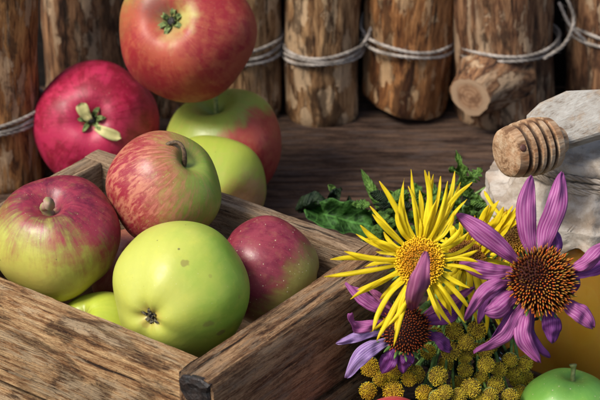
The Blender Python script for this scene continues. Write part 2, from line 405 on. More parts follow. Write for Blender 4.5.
# ------------------------------------------------------------------ table, added backdrop
def planks(name, mat, y_edges, x0, x1, z, thick, kind, dx=2.0):
    mb = MB(); rnd = random.Random(3)
    for a, b in zip(y_edges[:-1], y_edges[1:]):
        nx = int((x1-x0)/dx); pr = [(a+.04, -thick), (a+.04, -.14), (a+.10, -.03), (a+.24, 0), ((a*2+b)/3, .0), ((a+2*b)/3, .0), (b-.24, 0), (b-.10, -.03), (b-.04, -.14), (b-.04, -thick)]
        ph = rnd.uniform(0, 99); m = len(pr); vs = []; fs = []
        for i in range(nx+1):
            x = x0+(x1-x0)*i/nx
            for (yy, zz) in pr:
                e = .07*mn.noise(Vector((x*.25, yy*.5, ph))); vs.append((x, yy+e*.6, z+zz+e*.7*(zz > -.2)))
        for i in range(nx):
            for j in range(m-1): fs.append((i*m+j, (i+1)*m+j, (i+1)*m+j+1, i*m+j+1))
        mb.add(vs, fs)
    o = mb.build(name, mat); tag(o, kind=kind); return o
planks('table_top', table_m, [-46, -37.5, -30, -21, -12.4, -4.0, 3.6, 10.6, 18.4, 26], -60, 60, 0, 2.2, 'structure')
def back_board():  # added backdrop: stops sky light from behind, keeps the log gaps black
    mb = MB(); xs = [-60+8*i for i in range(16)]
    for a, b in zip(xs[:-1], xs[1:]):
        vs = []; pr = [(a+.05, 24.5), (a+.05, 22.9), (a+.25, 22.7), (b-.25, 22.7), (b-.05, 22.9), (b-.05, 24.5)]
        for z in range(0, 31, 2):
            for (x, y) in pr: vs.append((x+.05*mn.noise(Vector((x, z*.3, 0))), y, z-.0))
        fs = [(i*6+j, i*6+j+1, (i+1)*6+j+1, (i+1)*6+j) for i in range(15) for j in range(5)]
        mb.add(vs, fs)
    o = mb.build('backdrop', backdrop_m); tag(o, 'added dark backdrop board behind the logs, blocking sky light and blackening their gaps', 'backdrop')
back_board()

# ------------------------------------------------------------------ logs
def make_log(x, y, r, h, mat, label, seed, lean=0.0, slant=0.0, taper=0.0, stub=None, zb=0):
    root = empty('log', (x, y, zb)); root.rotation_euler = (0, R(lean), 0)
    tag(root, label, 'log', 'upright logs tied with twine')
    mb = MB(); ns = 72; nz = 60; vs = []; fs = []; C = []
    for i in range(nz+1):
        t = i/nz
        for k in range(ns):
            a = 2*math.pi*k/ns; d = Vector((math.cos(a), math.sin(a), 0)); z = h*t
            z0 = max(0.0, slant*(-d.x*.3+.5)) if slant >= 0 else -slant*(d.x*.5+.5)
            z = z0+(h-z0)*t
            rr = r*(1+.07*mn.noise(Vector((d.x*1.1, d.y*1.1, z*.10+seed*5)))*2+.035*mn.noise(Vector((d.x*4, d.y*4, z*.35+seed)))+.012*mn.noise(Vector((d.x*14, d.y*14, z*.6+seed))))
            rr *= 1+taper*(t-.3)
            e = min(1, z-z0) if z-z0 < .35 else 1
            if z-z0 < .28: rr *= .955+.045*math.sqrt(max(0, (z-z0)/.28))
            vs.append((d.x*rr+.15*mn.noise(Vector((0, seed, z*.2))), d.y*rr, z))
    for i in range(nz):
        for k in range(ns): fs.append((i*ns+k, i*ns+(k+1) % ns, (i+1)*ns+(k+1) % ns, (i+1)*ns+k))
    mb.add(vs, fs); mb.build('bark', mat, root)
    for nm, zc, ring in (('cut_end', 0, 0), ('cut_end', h, nz)):
        m2 = MB(); rg = [Vector(v) for v in vs[ring*ns:(ring+1)*ns]]; cc = sum(rg, Vector())/ns
        off = Vector((0, 0, .004 if ring else -.004))
        v2 = [cc+off]+[p+off for p in rg]; f2 = [(0, 1+k, 1+(k+1) % ns) if ring else (0, 1+(k+1) % ns, 1+k) for k in range(ns)]
        m2.add(v2, f2); m2.build(nm, cut_m, root, smooth=False)
    if stub:
        p0, dr, sr, sl = stub; dr = Vector(dr).normalized(); q = Vector((0, 0, 1)).rotation_difference(dr)
        sroot = empty('branch_stub', (0, 0, 0)); sroot.parent = root; sroot.location = Vector(p0)*S; sroot.rotation_mode = 'QUATERNION'; sroot.rotation_quaternion = q
        m3 = MB(); ns3 = 48; prof = [(sr*1.9, -sl), (sr*1.45, -sl*.62), (sr*1.15, -sl*.3), (sr*1.0, -.2), (sr*.98, -.08), (sr*.93, 0.0)]
        lathe(m3, prof, ns3, lambda p, a, i: p+Vector((math.cos(a), math.sin(a), 0))*sr*(.10*mn.noise(Vector((math.cos(a)*1.2, math.sin(a)*1.2, i*.3+seed)))+.05*mn.noise(Vector((math.cos(a)*4, math.sin(a)*4, i)))))
        m3.build('stub_bark', mat, sroot)
        m4 = MB(); last = [Vector(v) for v in m3.v[-ns3:]]; v4 = [Vector((0, 0, .03))]+[p+Vector((0, 0, .003)) for p in last]
        m4.add(v4, [(0, 1+k, 1+(k+1) % ns3) for k in range(ns3)]); m4.build('cut_face', cut_m, sroot)
    return root
LOGS = [  # x, y, r, lean, mat, label
    (-16.9, 10.9, 2.65, 20, bark_left, 'orange brown log at far left, nearest and thickest, with a torn pale patch', 1, 1.0, 0, 0),
    (-12.6, 18.6, 2.35, 18, bark_c, 'dim brown log behind the crimson apple, second from the left', 2, 0, 0, 0),
    (-8.1, 20.0, 2.0, 18, bark_c, 'log mostly hidden behind the large red apple on top of the pile', 9, 0, 0, 0),
    (-3.35, 19.2, 2.22, 18, bark_a, 'log right beside the topmost red apple, partly covered by it', 3, 0, 0, 0),
    (1.32, 18.95, 2.22, 18, bark_a, 'straight tan log with pale chip marks near its top, square cut base', 4, 0, 0, 0),
    (6.15, 19.3, 2.5, 18, bark_b, 'orange brown log with slanted base, left of the log with a branch stub', 5, 3.0, 1.1, .10),
    (12.15, 19.1, 2.95, 18, bark_c, 'thick dark log with a sawn branch stub facing the viewer', 6, -3.5, 0, -.08),
    (18.3, 20.0, 2.45, 18, bark_c, 'dark log at the right edge behind the jar', 7, 0, 0, 0)]
for (x, y, r, h, m, lab, sd_, lean, sl, tp) in LOGS:
    st = None
    if sd_ == 6: st = ((-2.25, -4.0, 2.95), (-.52, -.80, -.10), 1.34, 3.2)
    make_log(x, y, r, h, m, lab, sd_, lean, sl, tp, st)

# twine: each lashing wraps one log
def lash(x, y, r, z, n, dz, tilt, label, rr=.105, lean=0, loose=None):
    root = empty('twine', (x, y, z)); tag(root, label, 'twine', 'twine lashings round the logs')
    for k in range(n):
        mb = MB(); P = []
        zz = k*dz-(n-1)*dz/2
        for i in range(33):
            a = 2*math.pi*i/32+.3; P.append(Vector((math.cos(a)*(r+.10), math.sin(a)*(r+.10), zz+tilt*math.cos(a)+.07*math.sin(a*3+k*2))))
        rope(mb, P, rr); mb.build('twine_strand', twine_m, root)
    for P in (loose or []):
        mb = MB(); rope(mb, spline(P, 20), rr); mb.build('loose_strand', twine_m, root)
lash(-16.85, 10.9, 2.75, 3.9, 3, .27, .35, 'grey twine wrapped round the nearest log at far left')
lash(-3.35, 19.2, 2.28, 4.35, 3, .42, .25, 'three turns of grey twine on the log beside the topmost apple')
lash(1.35, 18.95, 2.30, 4.35, 3, .24, .12, 'three tight turns of twine round the straight tan log', loose=[[(-2.2, -.9, .3), (-2.6, .2, .3), (-3.0, 1.0, .5)], [(2.0, -1.2, .2), (2.5, -1.1, .9), (2.9, -.2, 1.5)]])
lash(6.35, 19.3, 2.62, 4.75, 2, .40, -.25, 'two turns of twine round the slant based orange log', loose=[[(-2.45, -.9, .35), (-2.8, -.3, .8), (-2.6, .8, 1.2)]])
lash(12.0, 19.1, 3.05, 4.75, 2, .36, .12, 'loose loop of twine round the thick log with the branch stub', loose=[[(-2.9, -.6, .1), (-3.3, -.6, 1.0), (-2.7, -1.2, .6), (-1.4, -2.9, -.1)], [(2.0, -2.6, -.2), (3.2, -1.9, .4), (3.75, -1.4, 1.7), (3.2, -1.0, 3.2), (2.9, .2, 3.8)], [(2.9, -.9, 2.6), (3.6, -.9, 1.2), (4.6, -1.0, .2)]])
lash(18.3, 20.0, 2.52, 4.9, 2, .5, -.45, 'pale twine crossing the dark log at the right edge')

# ------------------------------------------------------------------ crate
A = Vector((-3.52, -23.81, 0)); AZ = math.atan2(10.88, 8.10); ABd = Vector((math.cos(AZ), math.sin(AZ), 0)); ADd = Vector((-ABd.y, ABd.x, 0))
LAB, LAD, HT = 13.6, 18.0, 8.0
crate = empty('wooden_crate', A, Quaternion((0, 0, 1), AZ))   # local x = A->B, local y = A->D
tag(crate, 'open weathered wooden crate with slatted sides holding six apples', 'crate')
def board(name, mat, L, prof, loc, rotz, seed, dx=.35, worn=.05, rough_end=.05):
    """profile (y,z) swept along local x, edges worn"""
    mb = MB(); n = int(L/dx); m = len(prof); vs = []; fs = []
    for i in range(n+1):
        x = L*i/n
        for j, (yy, zz) in enumerate(prof):
            e = mn.noise(Vector((x*.55, j*.9, seed*4.3)))*worn+mn.noise(Vector((x*2.4, j*1.7, seed)))*worn*.5
            e2 = mn.noise(Vector((x*.4, j*.9+40, seed*4.3)))*worn
            vs.append((x+(mn.noise(Vector((yy*2, zz*2, seed)))*rough_end if i in (0, n) else 0), yy+e2, zz+e))
    for i in range(n):
        for j in range(m): fs.append((i*m+j, (i+1)*m+j, (i+1)*m+(j+1) % m, i*m+(j+1) % m))
    fs.append(tuple(reversed([n*m+j for j in range(m)]))); fs.append(tuple(range(m)))
    mb.add(vs, fs); o = mb.build(name, mat, crate, loc, Quaternion((0, 0, 1), rotz)); sharp(o, 40); return o
def prof_rect(t, z0, z1, bev=.10, ch=0, chd=0):
    """y=0 outer face ... y=t inner face, chamfer ch on the outer top edge"""
    o = [(0, z0+bev), (bev, z0), (t-bev, z0), (t, z0+bev), (t, (z0+z1)/2), (t, z1-bev), (t-bev, z1), ((ch+t)/2, z1)]
    o += [(ch+bev*.6, z1), (ch*.5+bev*.2, z1-chd*.45), (0, z1-chd-bev*.5)] if ch else [(bev, z1), (0, z1-bev)]
    return o + [(0, (z0+z1-chd)/2)]
HS = 3.55                                     # lower edge of the upper slat
# front-left side (A-D), runs through to the corner; local y from 0 to LAD, outer face at local x = 0
def side(origin, rot, L, t, mat, names, ch, chd, seed):
    board(names[0], mat, L, [(y_, z_) for (y_, z_) in prof_rect(t, HS, HT, .07, ch, chd)], origin, rot, seed)
    board(names[1], mat, L, prof_rect(t, .15, HS-.35, .09), origin, rot, seed+3)
# for A-D: local x of board runs D->A so that +y of board points inward (+x crate)
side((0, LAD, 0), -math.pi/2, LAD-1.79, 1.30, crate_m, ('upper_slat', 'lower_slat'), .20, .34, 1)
side((0, 0, 0), 0, LAB, 1.76, crate_shade_m, ('upper_slat', 'lower_slat'), .22, .42, 2)
side((LAB, 1.79, 0), math.pi/2, LAD-1.79, 1.15, crate_in_m, ('upper_slat', 'lower_slat'), .1, .1, 3)
side((LAB-1.18, LAD, 0), math.pi, LAB-1.18-1.33, 1.1, crate_in_m, ('upper_slat', 'lower_slat'), .1, .1, 4)
mb = MB()
for k in range(4):
    y0 = 1.8+k*3.75; vs = [(1.32, y0, .16), (LAB-1.2, y0, .16), (LAB-1.2, y0+3.6, .16), (1.32, y0+3.6, .16)]; vs += [(a, b, .75) for a, b, c in vs]
    mb.add(vs, [(3, 2, 1, 0), (4, 5, 6, 7), (0, 1, 5, 4), (1, 2, 6, 5), (2, 3, 7, 6), (3, 0, 4, 7)])
mb.build('base_boards', crate_in_m, crate, smooth=False)
# burnt end grain of the right-hand board at the near corner, as a dark cap
def corner_piece():
    out = [(.12, -.10), (.55, .03), (1.05, .0), (1.55, -.08), (1.74, -.40), (1.66, -.85), (1.35, -1.22), (.85, -1.30), (.38, -1.15), (.10, -.75), (.16, -.42)]
    n = len(out); rnd = random.Random(5); L = []
    for x, k in ((.12, .96), (-.06, 1.0), (-.15, .90), (-.19, .55), (-.14, .25)):
        for (y, z) in out:
            L.append((x+rnd.uniform(-.025, .025), .9+(y-.9)*k+rnd.uniform(-.03, .03), HT-.6+(z+.6)*k+rnd.uniform(-.03, .03)))
    fs = [(i*n+k, i*n+(k+1) % n, (i+1)*n+(k+1) % n, (i+1)*n+k) for i in range(4) for k in range(n)]
    fs += [tuple(reversed(range(n))), tuple(4*n+k for k in range(n))]
    mb = MB(); mb.add(L, fs); return mb.build('burnt_end_cap', black_m, crate, (0, 0, 0), smooth=False)
corner_piece()

# ------------------------------------------------------------------ apples placed
R1 = (.42, .025, .030); GY = (.50, .52, .07)
make_apple((-10.98, -11.98, 8.2), 2.88, AX['left'], .92, 1, stem=([dirc(-.25, .25, .25), dirc(-.1, .35, .62), dirc(.05, .42, .80)], .26, stem_stub), calyx=(calyx_dark, .3),
    top_d=.36, top_w=.30, shift=.10, lobes=.03,
    label='large apple at left in crate, wine red top, yellow green below, thick stub stem',
    mat=lambda q: apple_mat('skin_wine_over_green', (.40, .43, .07), (.52, .44, .09), (.12, .007, .026), (.28, .028, .052), q, dirc(.25, .80, .10), -.50, .62, .50, .5, (.40, .33, .12), dimr=.22, basen=.4, bl_noise=.5))
make_apple((-6.25, -10.05, 9.8), 2.67, dirc(.57, .56, .58), .93, 2, stem=([dirc(.0, .30, .25), dirc(-.04, .70, .40), dirc(-.25, 1.02, .42), dirc(-.62, 1.02, .45), dirc(-.95, .78, .45), dirc(-1.10, .45, .4)], .125, stem_brown), calyx=(calyx_dark, .3), top_d=.22, top_w=.22,
    label='striped pink and yellow apple with curled brown stem, topmost in the crate',
    mat=lambda q: apple_mat('skin_striped_pink', (.19, .29, .035), (.46, .38, .10), (.27, .015, .032), (.47, .165, .10), q, dirc(-.95, .0, .15), -.85, .45, .55, .45, (.22, .26, .05), dimr=.36, striped=True, gdir=dirc(.9, .1, 0), bl_noise=.30))
SP = (.26, .22, .05)
make_apple((-5.19, -16.78, 8.3), 3.02, AX['green'], .97, 3, lobes=.022, calyx=(calyx_dark, .46), bot_d=.15, bot_w=.20,
    label='pale yellow green apple with brown spots and dried eye, nearest the crate corner',
    mat=lambda q: apple_mat('skin_yellow_green', (.22, .39, .035), (.45, .47, .080), (.5, .45, .06), (.55, .5, .06), q, dirc(-1, 0, 0), 2, 3, .1, .35, (.3, .3, .05),
        spots=((dirc(.13, .42, .85), .065, SP, .75), (dirc(.42, -.42, .75), .085, (.22, .19, .05), .6), (dirc(.62, -.56, .5), .075, (.17, .16, .05), .75), (dirc(.45, .24, .8), .03, SP, .4), (dirc(.02, .62, .75), .02, (.12, .10, .04), .8), (dirc(.80, -.05, .5), .03, SP, .45), (dirc(-.50, -.50, .7), .055, (.40, .30, .06), .6)),
        gdir=dirc(.9, -.1, -.2), rough=.26, cdim=((.46, .33, .07), .26), basen=.35))
make_apple((-1.48, -13.15, 7.2), 2.42, (-.80, .05, .30), .97, 4, shift=.09, lobes=.015,
    label='dull dark red apple with a green cheek, against the right side of the crate',
    mat=lambda q: apple_mat('skin_dark_red', (.27, .27, .06), (.34, .30, .08), (.15, .010, .028), (.25, .035, .052), q, dirc(-.70, .55, .10), -.62, .05, .22, .8, (.2, .16, .05), lentsize=.085, bl_noise=.3))
make_apple((-9.09, -14.31, 4.6), 2.05, (.359, .36, -.861), .93, 5,
    label='small green apple low in the crate, showing between the wine red and yellow green apples',
    mat=lambda q: apple_mat('skin_plain_green', (.42, .50, .05), (.55, .55, .07), (.5, .45, .06), (.55, .5, .06), q, (1, 0, 0), 2, 3, .1, .15))
make_apple((-7.86, -8.3, 4.4), 2.14, (.2, -.5, .8), .93, 6,
    label='pinkish brown apple deep in the crate beneath the striped one',
    mat=lambda q: apple_mat('skin_dull_pink', (.34, .26, .07), (.40, .28, .09), (.30, .07, .05), (.38, .14, .08), q, (-.2, -.3, 1), -.5, .4, .4, .3))
crim = make_apple((-11.25, 10.1, 3.45), 3.50, AX['crimson'], .92, 8, calyx=(calyx_green, .85), bot_d=.22, bot_w=.27,
    label='crimson apple behind the crate at left, eye outward with pale sepals',
    mat=lambda q: apple_mat('skin_crimson', (.42, .06, .06), (.46, .10, .07), (.23, .003, .022), (.43, .018, .070), q, dirc(-.1, .2, .9), -1.6, -.9, .25, .55, (.2, .16, .05), lentsize=.05, cdim=((.20, .07, .03), .26), rough=.34))
# two pale torn sepals on the crimson apple
g = N('pale_sepal'); pale_m = g.fin(g.mix(g.noise(g.co((1, 1, 1)), 3, 3), (.36, .38, .13), (.58, .48, .22)), .6)
qi = crim.rotation_quaternion.inverted()
for pts, wd in (([(-.05, .10, 2.75), (-.35, .55, 2.98), (-.55, 1.05, 3.08)], .62), ([(.25, -.25, 2.75), (.75, -.50, 3.10), (1.65, -.85, 2.98)], .55)):
    mb = MB(); ribbon(mb, [qi @ Vector(dirc(*p)) for p in pts], lambda t, wd=wd: wd*(.55+.9*t)*(1-t**5)**.5, qi @ Vector(dirc(pts[2][1]*1.0, -pts[2][0], 0)), 12, 5, .5, 0, .05, .05)
    mb.build('sepal', pale_m, crim)
make_apple((-5.98, 7.5, 10.05), 3.66, AX['top'], .90, 9, calyx=(calyx_green, .85), bot_d=.30, bot_w=.27, lobes=.02,
    label='big orange red apple on top of the pile behind the crate, open eye toward viewer',
    mat=lambda q: apple_mat('skin_orange_red', (.38, .36, .09), (.45, .30, .09), (.30, .018, .024), (.40, .075, .040), q, dirc(.35, -.45, .15), -1.35, -.25, .22, .30, (.34, .30, .10),
        spots=((dirc(-.02, .22, .95), .24, (.46, .42, .12), .85), (dirc(-.25, -.12, .95), .20, (.42, .36, .13), .6), (dirc(-.50, .45, .7), .26, (.20, .10, .08), .6), (dirc(.15, .62, .65), .07, (.12, .07, .05), .8)), cdim=((.24, .27, .08), .34), rough=.36))
make_apple((-4.08, 8.29, 3.0), 3.20, AX['back'], .95, 10, stem=([dirc(-.02, .6, .3), dirc(-.05, 1.2, .5), dirc(-.10, 1.9, .6)], .16, stem_green), top_d=.34, top_w=.28,
    label='green and red apple with upright green stem, under the topmost apple',
    mat=lambda q: apple_mat('skin_green_red_cheek', (.26, .33, .05), (.42, .40, .09), (.30, .020, .022), (.40, .07, .045), q, dirc(.72, -.52, .35), .12, .52, .18, .25, (.16, .24, .04), bl_noise=.30))
make_apple((-4.48, 2.51, 3.4), 2.73, AX['low'], .96, 11,
    label='yellow green apple with faint pink cheek, just behind the crate',
    mat=lambda q: apple_mat('skin_green_pink_cheek', (.33, .40, .05), (.46, .44, .08), (.36, .15, .06), (.42, .22, .09), q, dirc(.50, -.40, .5), .55, .95, .15, .2, (.16, .24, .04), bl_noise=.30))
make_apple((11.86, -16.94, 2.1), 2.10, AX['corner'], .95, 12, stem=([dirc(.0, .25, .05), dirc(.02, .5, .05), dirc(.0, .72, .1)], .14, stem_green), top_d=.16,
    label='bright green apple at the lower right corner in front of the jar',
    mat=lambda q: apple_mat('skin_bright_green', (.17, .40, .06), (.26, .50, .09), (.3, .4, .06), (.4, .5, .06), q, dirc(-1, 0, 0), 2, 3, .1, .8, (.14, .30, .05), lentsize=.09, rough=.24))
make_apple((3.97, -19.93, 2.35), 2.16, (-.5, -.1, .8), .95, 13,
    label='pink red apple whose top just shows at the bottom edge below the yellow buttons',
    mat=lambda q: apple_mat('skin_pink_red', (.45, .3, .1), (.5, .3, .12), (.42, .03, .05), (.52, .08, .09), q, dirc(0, .5, .4), -.9, -.2, .3, .4, (.3, .25, .08)))

# ------------------------------------------------------------------ honey jar
JX, JY = 14.0, -7.6
jar = empty('honey_jar', (JX, JY, 0)); tag(jar, 'glass jar of amber honey under a crumpled paper cover tied with twine', 'jar')
g = N('jar_glass'); glass_m = g.fin((.97, .96, .92), .02, None, Transmission_Weight=1.0, IOR=1.45)
g = N('honey'); hv = g.noise(g.co((1, 1, 1)), .35, 4)
honey_m = g.fin(g.mix(hv, (.70, .33, .025), (.92, .55, .07)), .12, None, Subsurface_Weight=.7, Subsurface_Radius=(.02, .009, .002), Subsurface_Scale=1.0, Specular_IOR_Level=.4)
mb = MB(); lathe(mb, [(0.01, .05), (4.3, .06), (4.8, .3), (4.95, .8), (4.97, 3.0), (4.95, 7.6), (4.8, 8.3), (4.2, 9.0), (3.5, 9.4), (3.45, 11.0), (3.25, 11.0), (3.25, 9.4), (4.0, 8.85), (4.62, 8.15), (4.75, 7.6), (4.77, 3), (4.75, .9), (4.5, .45), (0.01, .4)], 96)
mb.build('glass', glass_m, jar)
mb = MB(); lathe(mb, [(0.01, .43), (4.45, .50), (4.72, .95), (4.74, 3), (4.72, 7.5), (4.5, 8.0), (4.3, 8.1), (.01, 8.1)], 96)
mb.build('honey', honey_m, jar)
def paper_mat():
    g = N('crumpled_paper'); p = g.co((1, 1, 1)); n1 = g.noise(p, .8, 6, .65); n2 = g.noise(p, 3, 5, .6)
    c = g.mix(g.mr(n1, .35, .62), (.27, .215, .16), (.46, .41, .35))
    c = g.mix(g.mr(n2, .55, .75, 0, .5), c, (.22, .17, .13))
    c = g.mix(g.mr(g.noise(g.vm('ADD', p, (4, 4, 4)), .5, 4), .54, .66, 0, .6), c, (.30, .21, .14))
    v = g.voro(g.vm('ADD', p, g.vm('SCALE', g.comb(n1, n2, n1), sc=1.2)), 1.3, 'DISTANCE_TO_EDGE'); cr = g.mr(v, .0, .16)
    wv = g.ma('ADD', g.noise(g.co((16, 16, 16)), 1, 2), 0.0)
    h = g.ma('ADD', g.ma('MULTIPLY', cr, .10), g.ma('ADD', g.ma('MULTIPLY', n2, .22), g.ma('ADD', g.ma('MULTIPLY', n1, .6), g.ma('MULTIPLY', wv, .08))))
    return g.fin(c, .85, g.bump(h, .8, .12), Specular_IOR_Level=.3)
paper_m = paper_mat()
def cover():
    mb = MB(); ns = 220
    def F(s, a):
        # s 0..1 from the centre of the top to the hem
        cl = mn.noise(Vector((math.cos(a)*1.5, math.sin(a)*1.5, 3)))
        def tri(x): x = (x/(2*math.pi)) % 1; return 4*abs(x-.5)-1
        pl = (tri(a*11+4*cl)+.55*tri(a*23+1.7+5*cl))/1.5
        if s < .40:
            t = s/.40; r = 3.62*t; z = 11.72-.30*t**3-.08*math.cos(a*3)*t; r += 0
            z += .10*mn.noise(Vector((r*math.cos(a)*.7, r*math.sin(a)*.7, 1)))*2
        elif s < .46:
            t = (s-.40)/.06; r = 3.62+.16*math.sin(t*2.2); z = 11.42-.40*t
        elif s < .58:
            t = (s-.46)/.12; r = 3.77-.16*math.sin(t*math.pi/2)+.05*pl*t; z = 11.02-.55*t
        else:
            t = (s-.58)/.42; fl = 1.25+.30*mn.noise(Vector((math.cos(a)*1.2, math.sin(a)*1.2, 9)))*2
            r = 3.61+fl*1.25*t**.8+(.58*pl)*t**.6+.05*pl; L = 2.9+.7*mn.noise(Vector((math.cos(a)*2.3, math.sin(a)*2.3, 5)))*2
            z = 10.47-L*t+.10*math.sin(t*5+a*3)*t
        if z < 8.9: r = max(r, 5.2+.12*pl)
        p = Vector((r*math.cos(a), r*math.sin(a), z))
        c = .07*(mn.noise(p*.9)+.35*mn.noise(p*2.2))*(.55 if s > .5 else 1)-.09*(1-min(1, abs(mn.noise(p*.75+Vector((5, 2, 8))))*6))*(.35 if s > .5 else .5)-.06*(1-min(1, abs(mn.noise(p*1.5+Vector((1, 12, 3))))*5))
        # faceted folds
        cell = mn.cell(p*1.2) if False else 0
        return p+Vector((math.cos(a), math.sin(a), .6)).normalized()*c*1.4
    rows = [i/100 for i in range(1, 101)]; vs = [F(.001, 0)]; fs = []
    for s in rows:
        for k in range(ns): vs.append(F(s, 2*math.pi*k/ns))
    fs += [(0, 1+k, 1+(k+1) % ns) for k in range(ns)]
    for i in range(len(rows)-1):
        for k in range(ns): fs.append((1+i*ns+k, 1+(i+1)*ns+k, 1+(i+1)*ns+(k+1) % ns, 1+i*ns+(k+1) % ns))
    mb.add(vs, fs); o = mb.build('paper_cover', paper_m, jar)
    md = o.modifiers.new('thickness', 'SOLIDIFY'); md.thickness = .02*S; md.offset = 1
cover()
mb = MB()
for k in range(4):
    P = []
    for i in range(49):
        a = 2*math.pi*i/48; P.append(Vector((math.cos(a)*3.90, math.sin(a)*3.90, 10.20+k*.20+.10*math.sin(a*2+k*1.5)+.05*math.sin(a*7+k))))
    rope(mb, P, .125)
mb.build('twine_wrap', twine2_m, jar)

# ------------------------------------------------------------------ honey dipper
def dipper():
    ax = Vector((.862, .500, -.02)).normalized(); q = Vector((0, 0, 1)).rotation_difference(ax)
    base = Vector((10.08, -12.35, 13.02))-ax*1.30
    root = empty('honey_dipper', base, q); tag(root, 'carved wooden honey dipper with grooved head resting on the paper cover', 'honey dipper')
    prof = [(0.01, 0), (.50, -.01), (.90, .0), (1.0, .05)]
    n = 5; L = 2.45
    def env(z): return 1.02+.26*math.sin(min(1, z/L)*math.pi*.80+.10)
    z = .10; grooves = [.62, 1.06, 1.50, 1.94]
    while z < L:
        d = min(abs(z-gz) for gz in grooves); r = env(z)
        if d < .075: r -= .26
        elif d < .125: r -= .26*(1-(d-.075)/.05)
        prof.append((r, z)); z += .03
    prof += [(env(L)-.05, L+.03), (env(L)-.35, L+.12), (.7, L+.25), (.6, L+.6), (.01, L+.6)]
    mb = MB(); lathe(mb, prof, 80, lambda p, a, i: p+Vector((math.cos(a), math.sin(a), 0))*.03*mn.noise(p*1.4))
    g = N('dipper_head_wood'); p = g.co((1, 1, 1)); zc = g.sep(p)[2]
    f = g.noise(g.co((1.3, 1.3, .25)), 1, 7, .6, .8); f2 = g.noise(g.co((7, 7, 1.0)), 1, 4)
    c = g.ramp(g.ma('ADD', g.ma('MULTIPLY', f, .7), g.ma('MULTIPLY', f2, .3)), [(.38, (.15, .075, .035)), (.48, (.36, .22, .12)), (.60, (.50, .37, .24))])
    c = g.mix(g.mr(g.noise(p, .9, 4), .5, .7, 0, .5), c, (.36, .15, .055))
    g_ = None
    rr = g.vm('LENGTH', g.comb(g.sep(p)[0], g.sep(p)[1], 0.0))
    for gz in grooves:
        dd = g.ma('ABSOLUTE', g.ma('SUBTRACT', zc, gz)); c = g.mix(g.mr(dd, .12, .09, 0, .85), c, (.040, .020, .014))
    head_m = g.fin(c, .7, g.bump(g.ma('ADD', f, f2), .8, .06), Specular_IOR_Level=.25)
    h = mb.build('head', head_m, root); sharp(h, 40)
    # dark round knot on the head
    mb = MB(); qi = q.inverted(); v = (qi @ Vector(dirc(.0, .05, 1))); v.z = 0; v.normalize()
    cpt = v*1.10+Vector((0, 0, .30)); blob(mb, cpt, .17, v, .45, 14, 8); g = N('knot_wood')
    mb.build('knot', g.fin(g.mix(g.noise(g.co((1, 1, 1)), 5, 3), (.04, .012, .008), (.14, .05, .03)), .6), root)
    # thick faceted handle
    e1 = Vector((1, 0, 0)); e2 = Vector((0, .82, .57)).normalized(); nn = e1.cross(e2); P0 = Vector((12, -10.9, 13.1))
    out = [(11.0, -.57), (10.25, -.1), (10.17, .95), (10.79, 1.60), (12.03, 2.22), (13.53, 2.30), (20.88, 3.77), (21.14, 2.70), (20.95, 1.65), (13.38, -.06), (11.88, -.57)]
    cs = [(sum(p[0] for p in out[:6])/6, .5)]
    def ins(k, d):
        n = len(out); x, y = out[k]; xp, yp = out[k-1]; xn, yn = out[(k+1) % n]
        t = Vector((xn-xp, yn-yp)).normalized(); return x+t.y*-d*-1, y-t.x*d
    th = .80; mb = MB(); n = len(out); vs = []
    for dz, d in ((-th, .16), (-th+.12, .02), (-.16, 0), (-.05, .07), (0, .2)):
        for k in range(n):
            x, y = ins(k, d); vs.append(P0+e1*(x-12)+e2*y+nn*(dz+.03*mn.noise(Vector((x*2, y*2, dz)))))
    fs = [tuple(range(n))]+[(i*n+k, i*n+(k+1) % n, (i+1)*n+(k+1) % n, (i+1)*n+k) for i in range(4) for k in range(n)]+[tuple(4*n+k for k in range(n))]
    fs = [tuple(reversed(f)) for f in fs]
    vs = [qi @ (Vector(v)-base) for v in vs]; mb.add(vs, fs)
    g = N('handle_bleached_wood'); p = g.co((1, 1, 1)); f = g.noise(g.co((1.6, 1.6, .30)), 1, 8, .68, .5); f2 = g.noise(g.co((9, 9, 1.2)), 1, 5, .65)
    c = g.ramp(g.ma('ADD', g.ma('MULTIPLY', f, .5), g.ma('MULTIPLY', f2, .5)), [(.36, (.17, .13, .095)), (.46, (.32, .29, .245)), (.62, (.43, .41, .365))])
    geo = g.n('ShaderNodeNewGeometry')
    c = g.mix(g.mr(g.noise(p, 1.1, 7, .65), .50, .66, 0, .7), c, (.30, .21, .13))
    hm = g.fin(c, .65, g.bump(g.ma('ADD', f, g.ma('MULTIPLY', f2, .8)), .8, .08), Specular_IOR_Level=.3)
    o = mb.build('handle', hm, root); sharp(o, 20)
dipper()

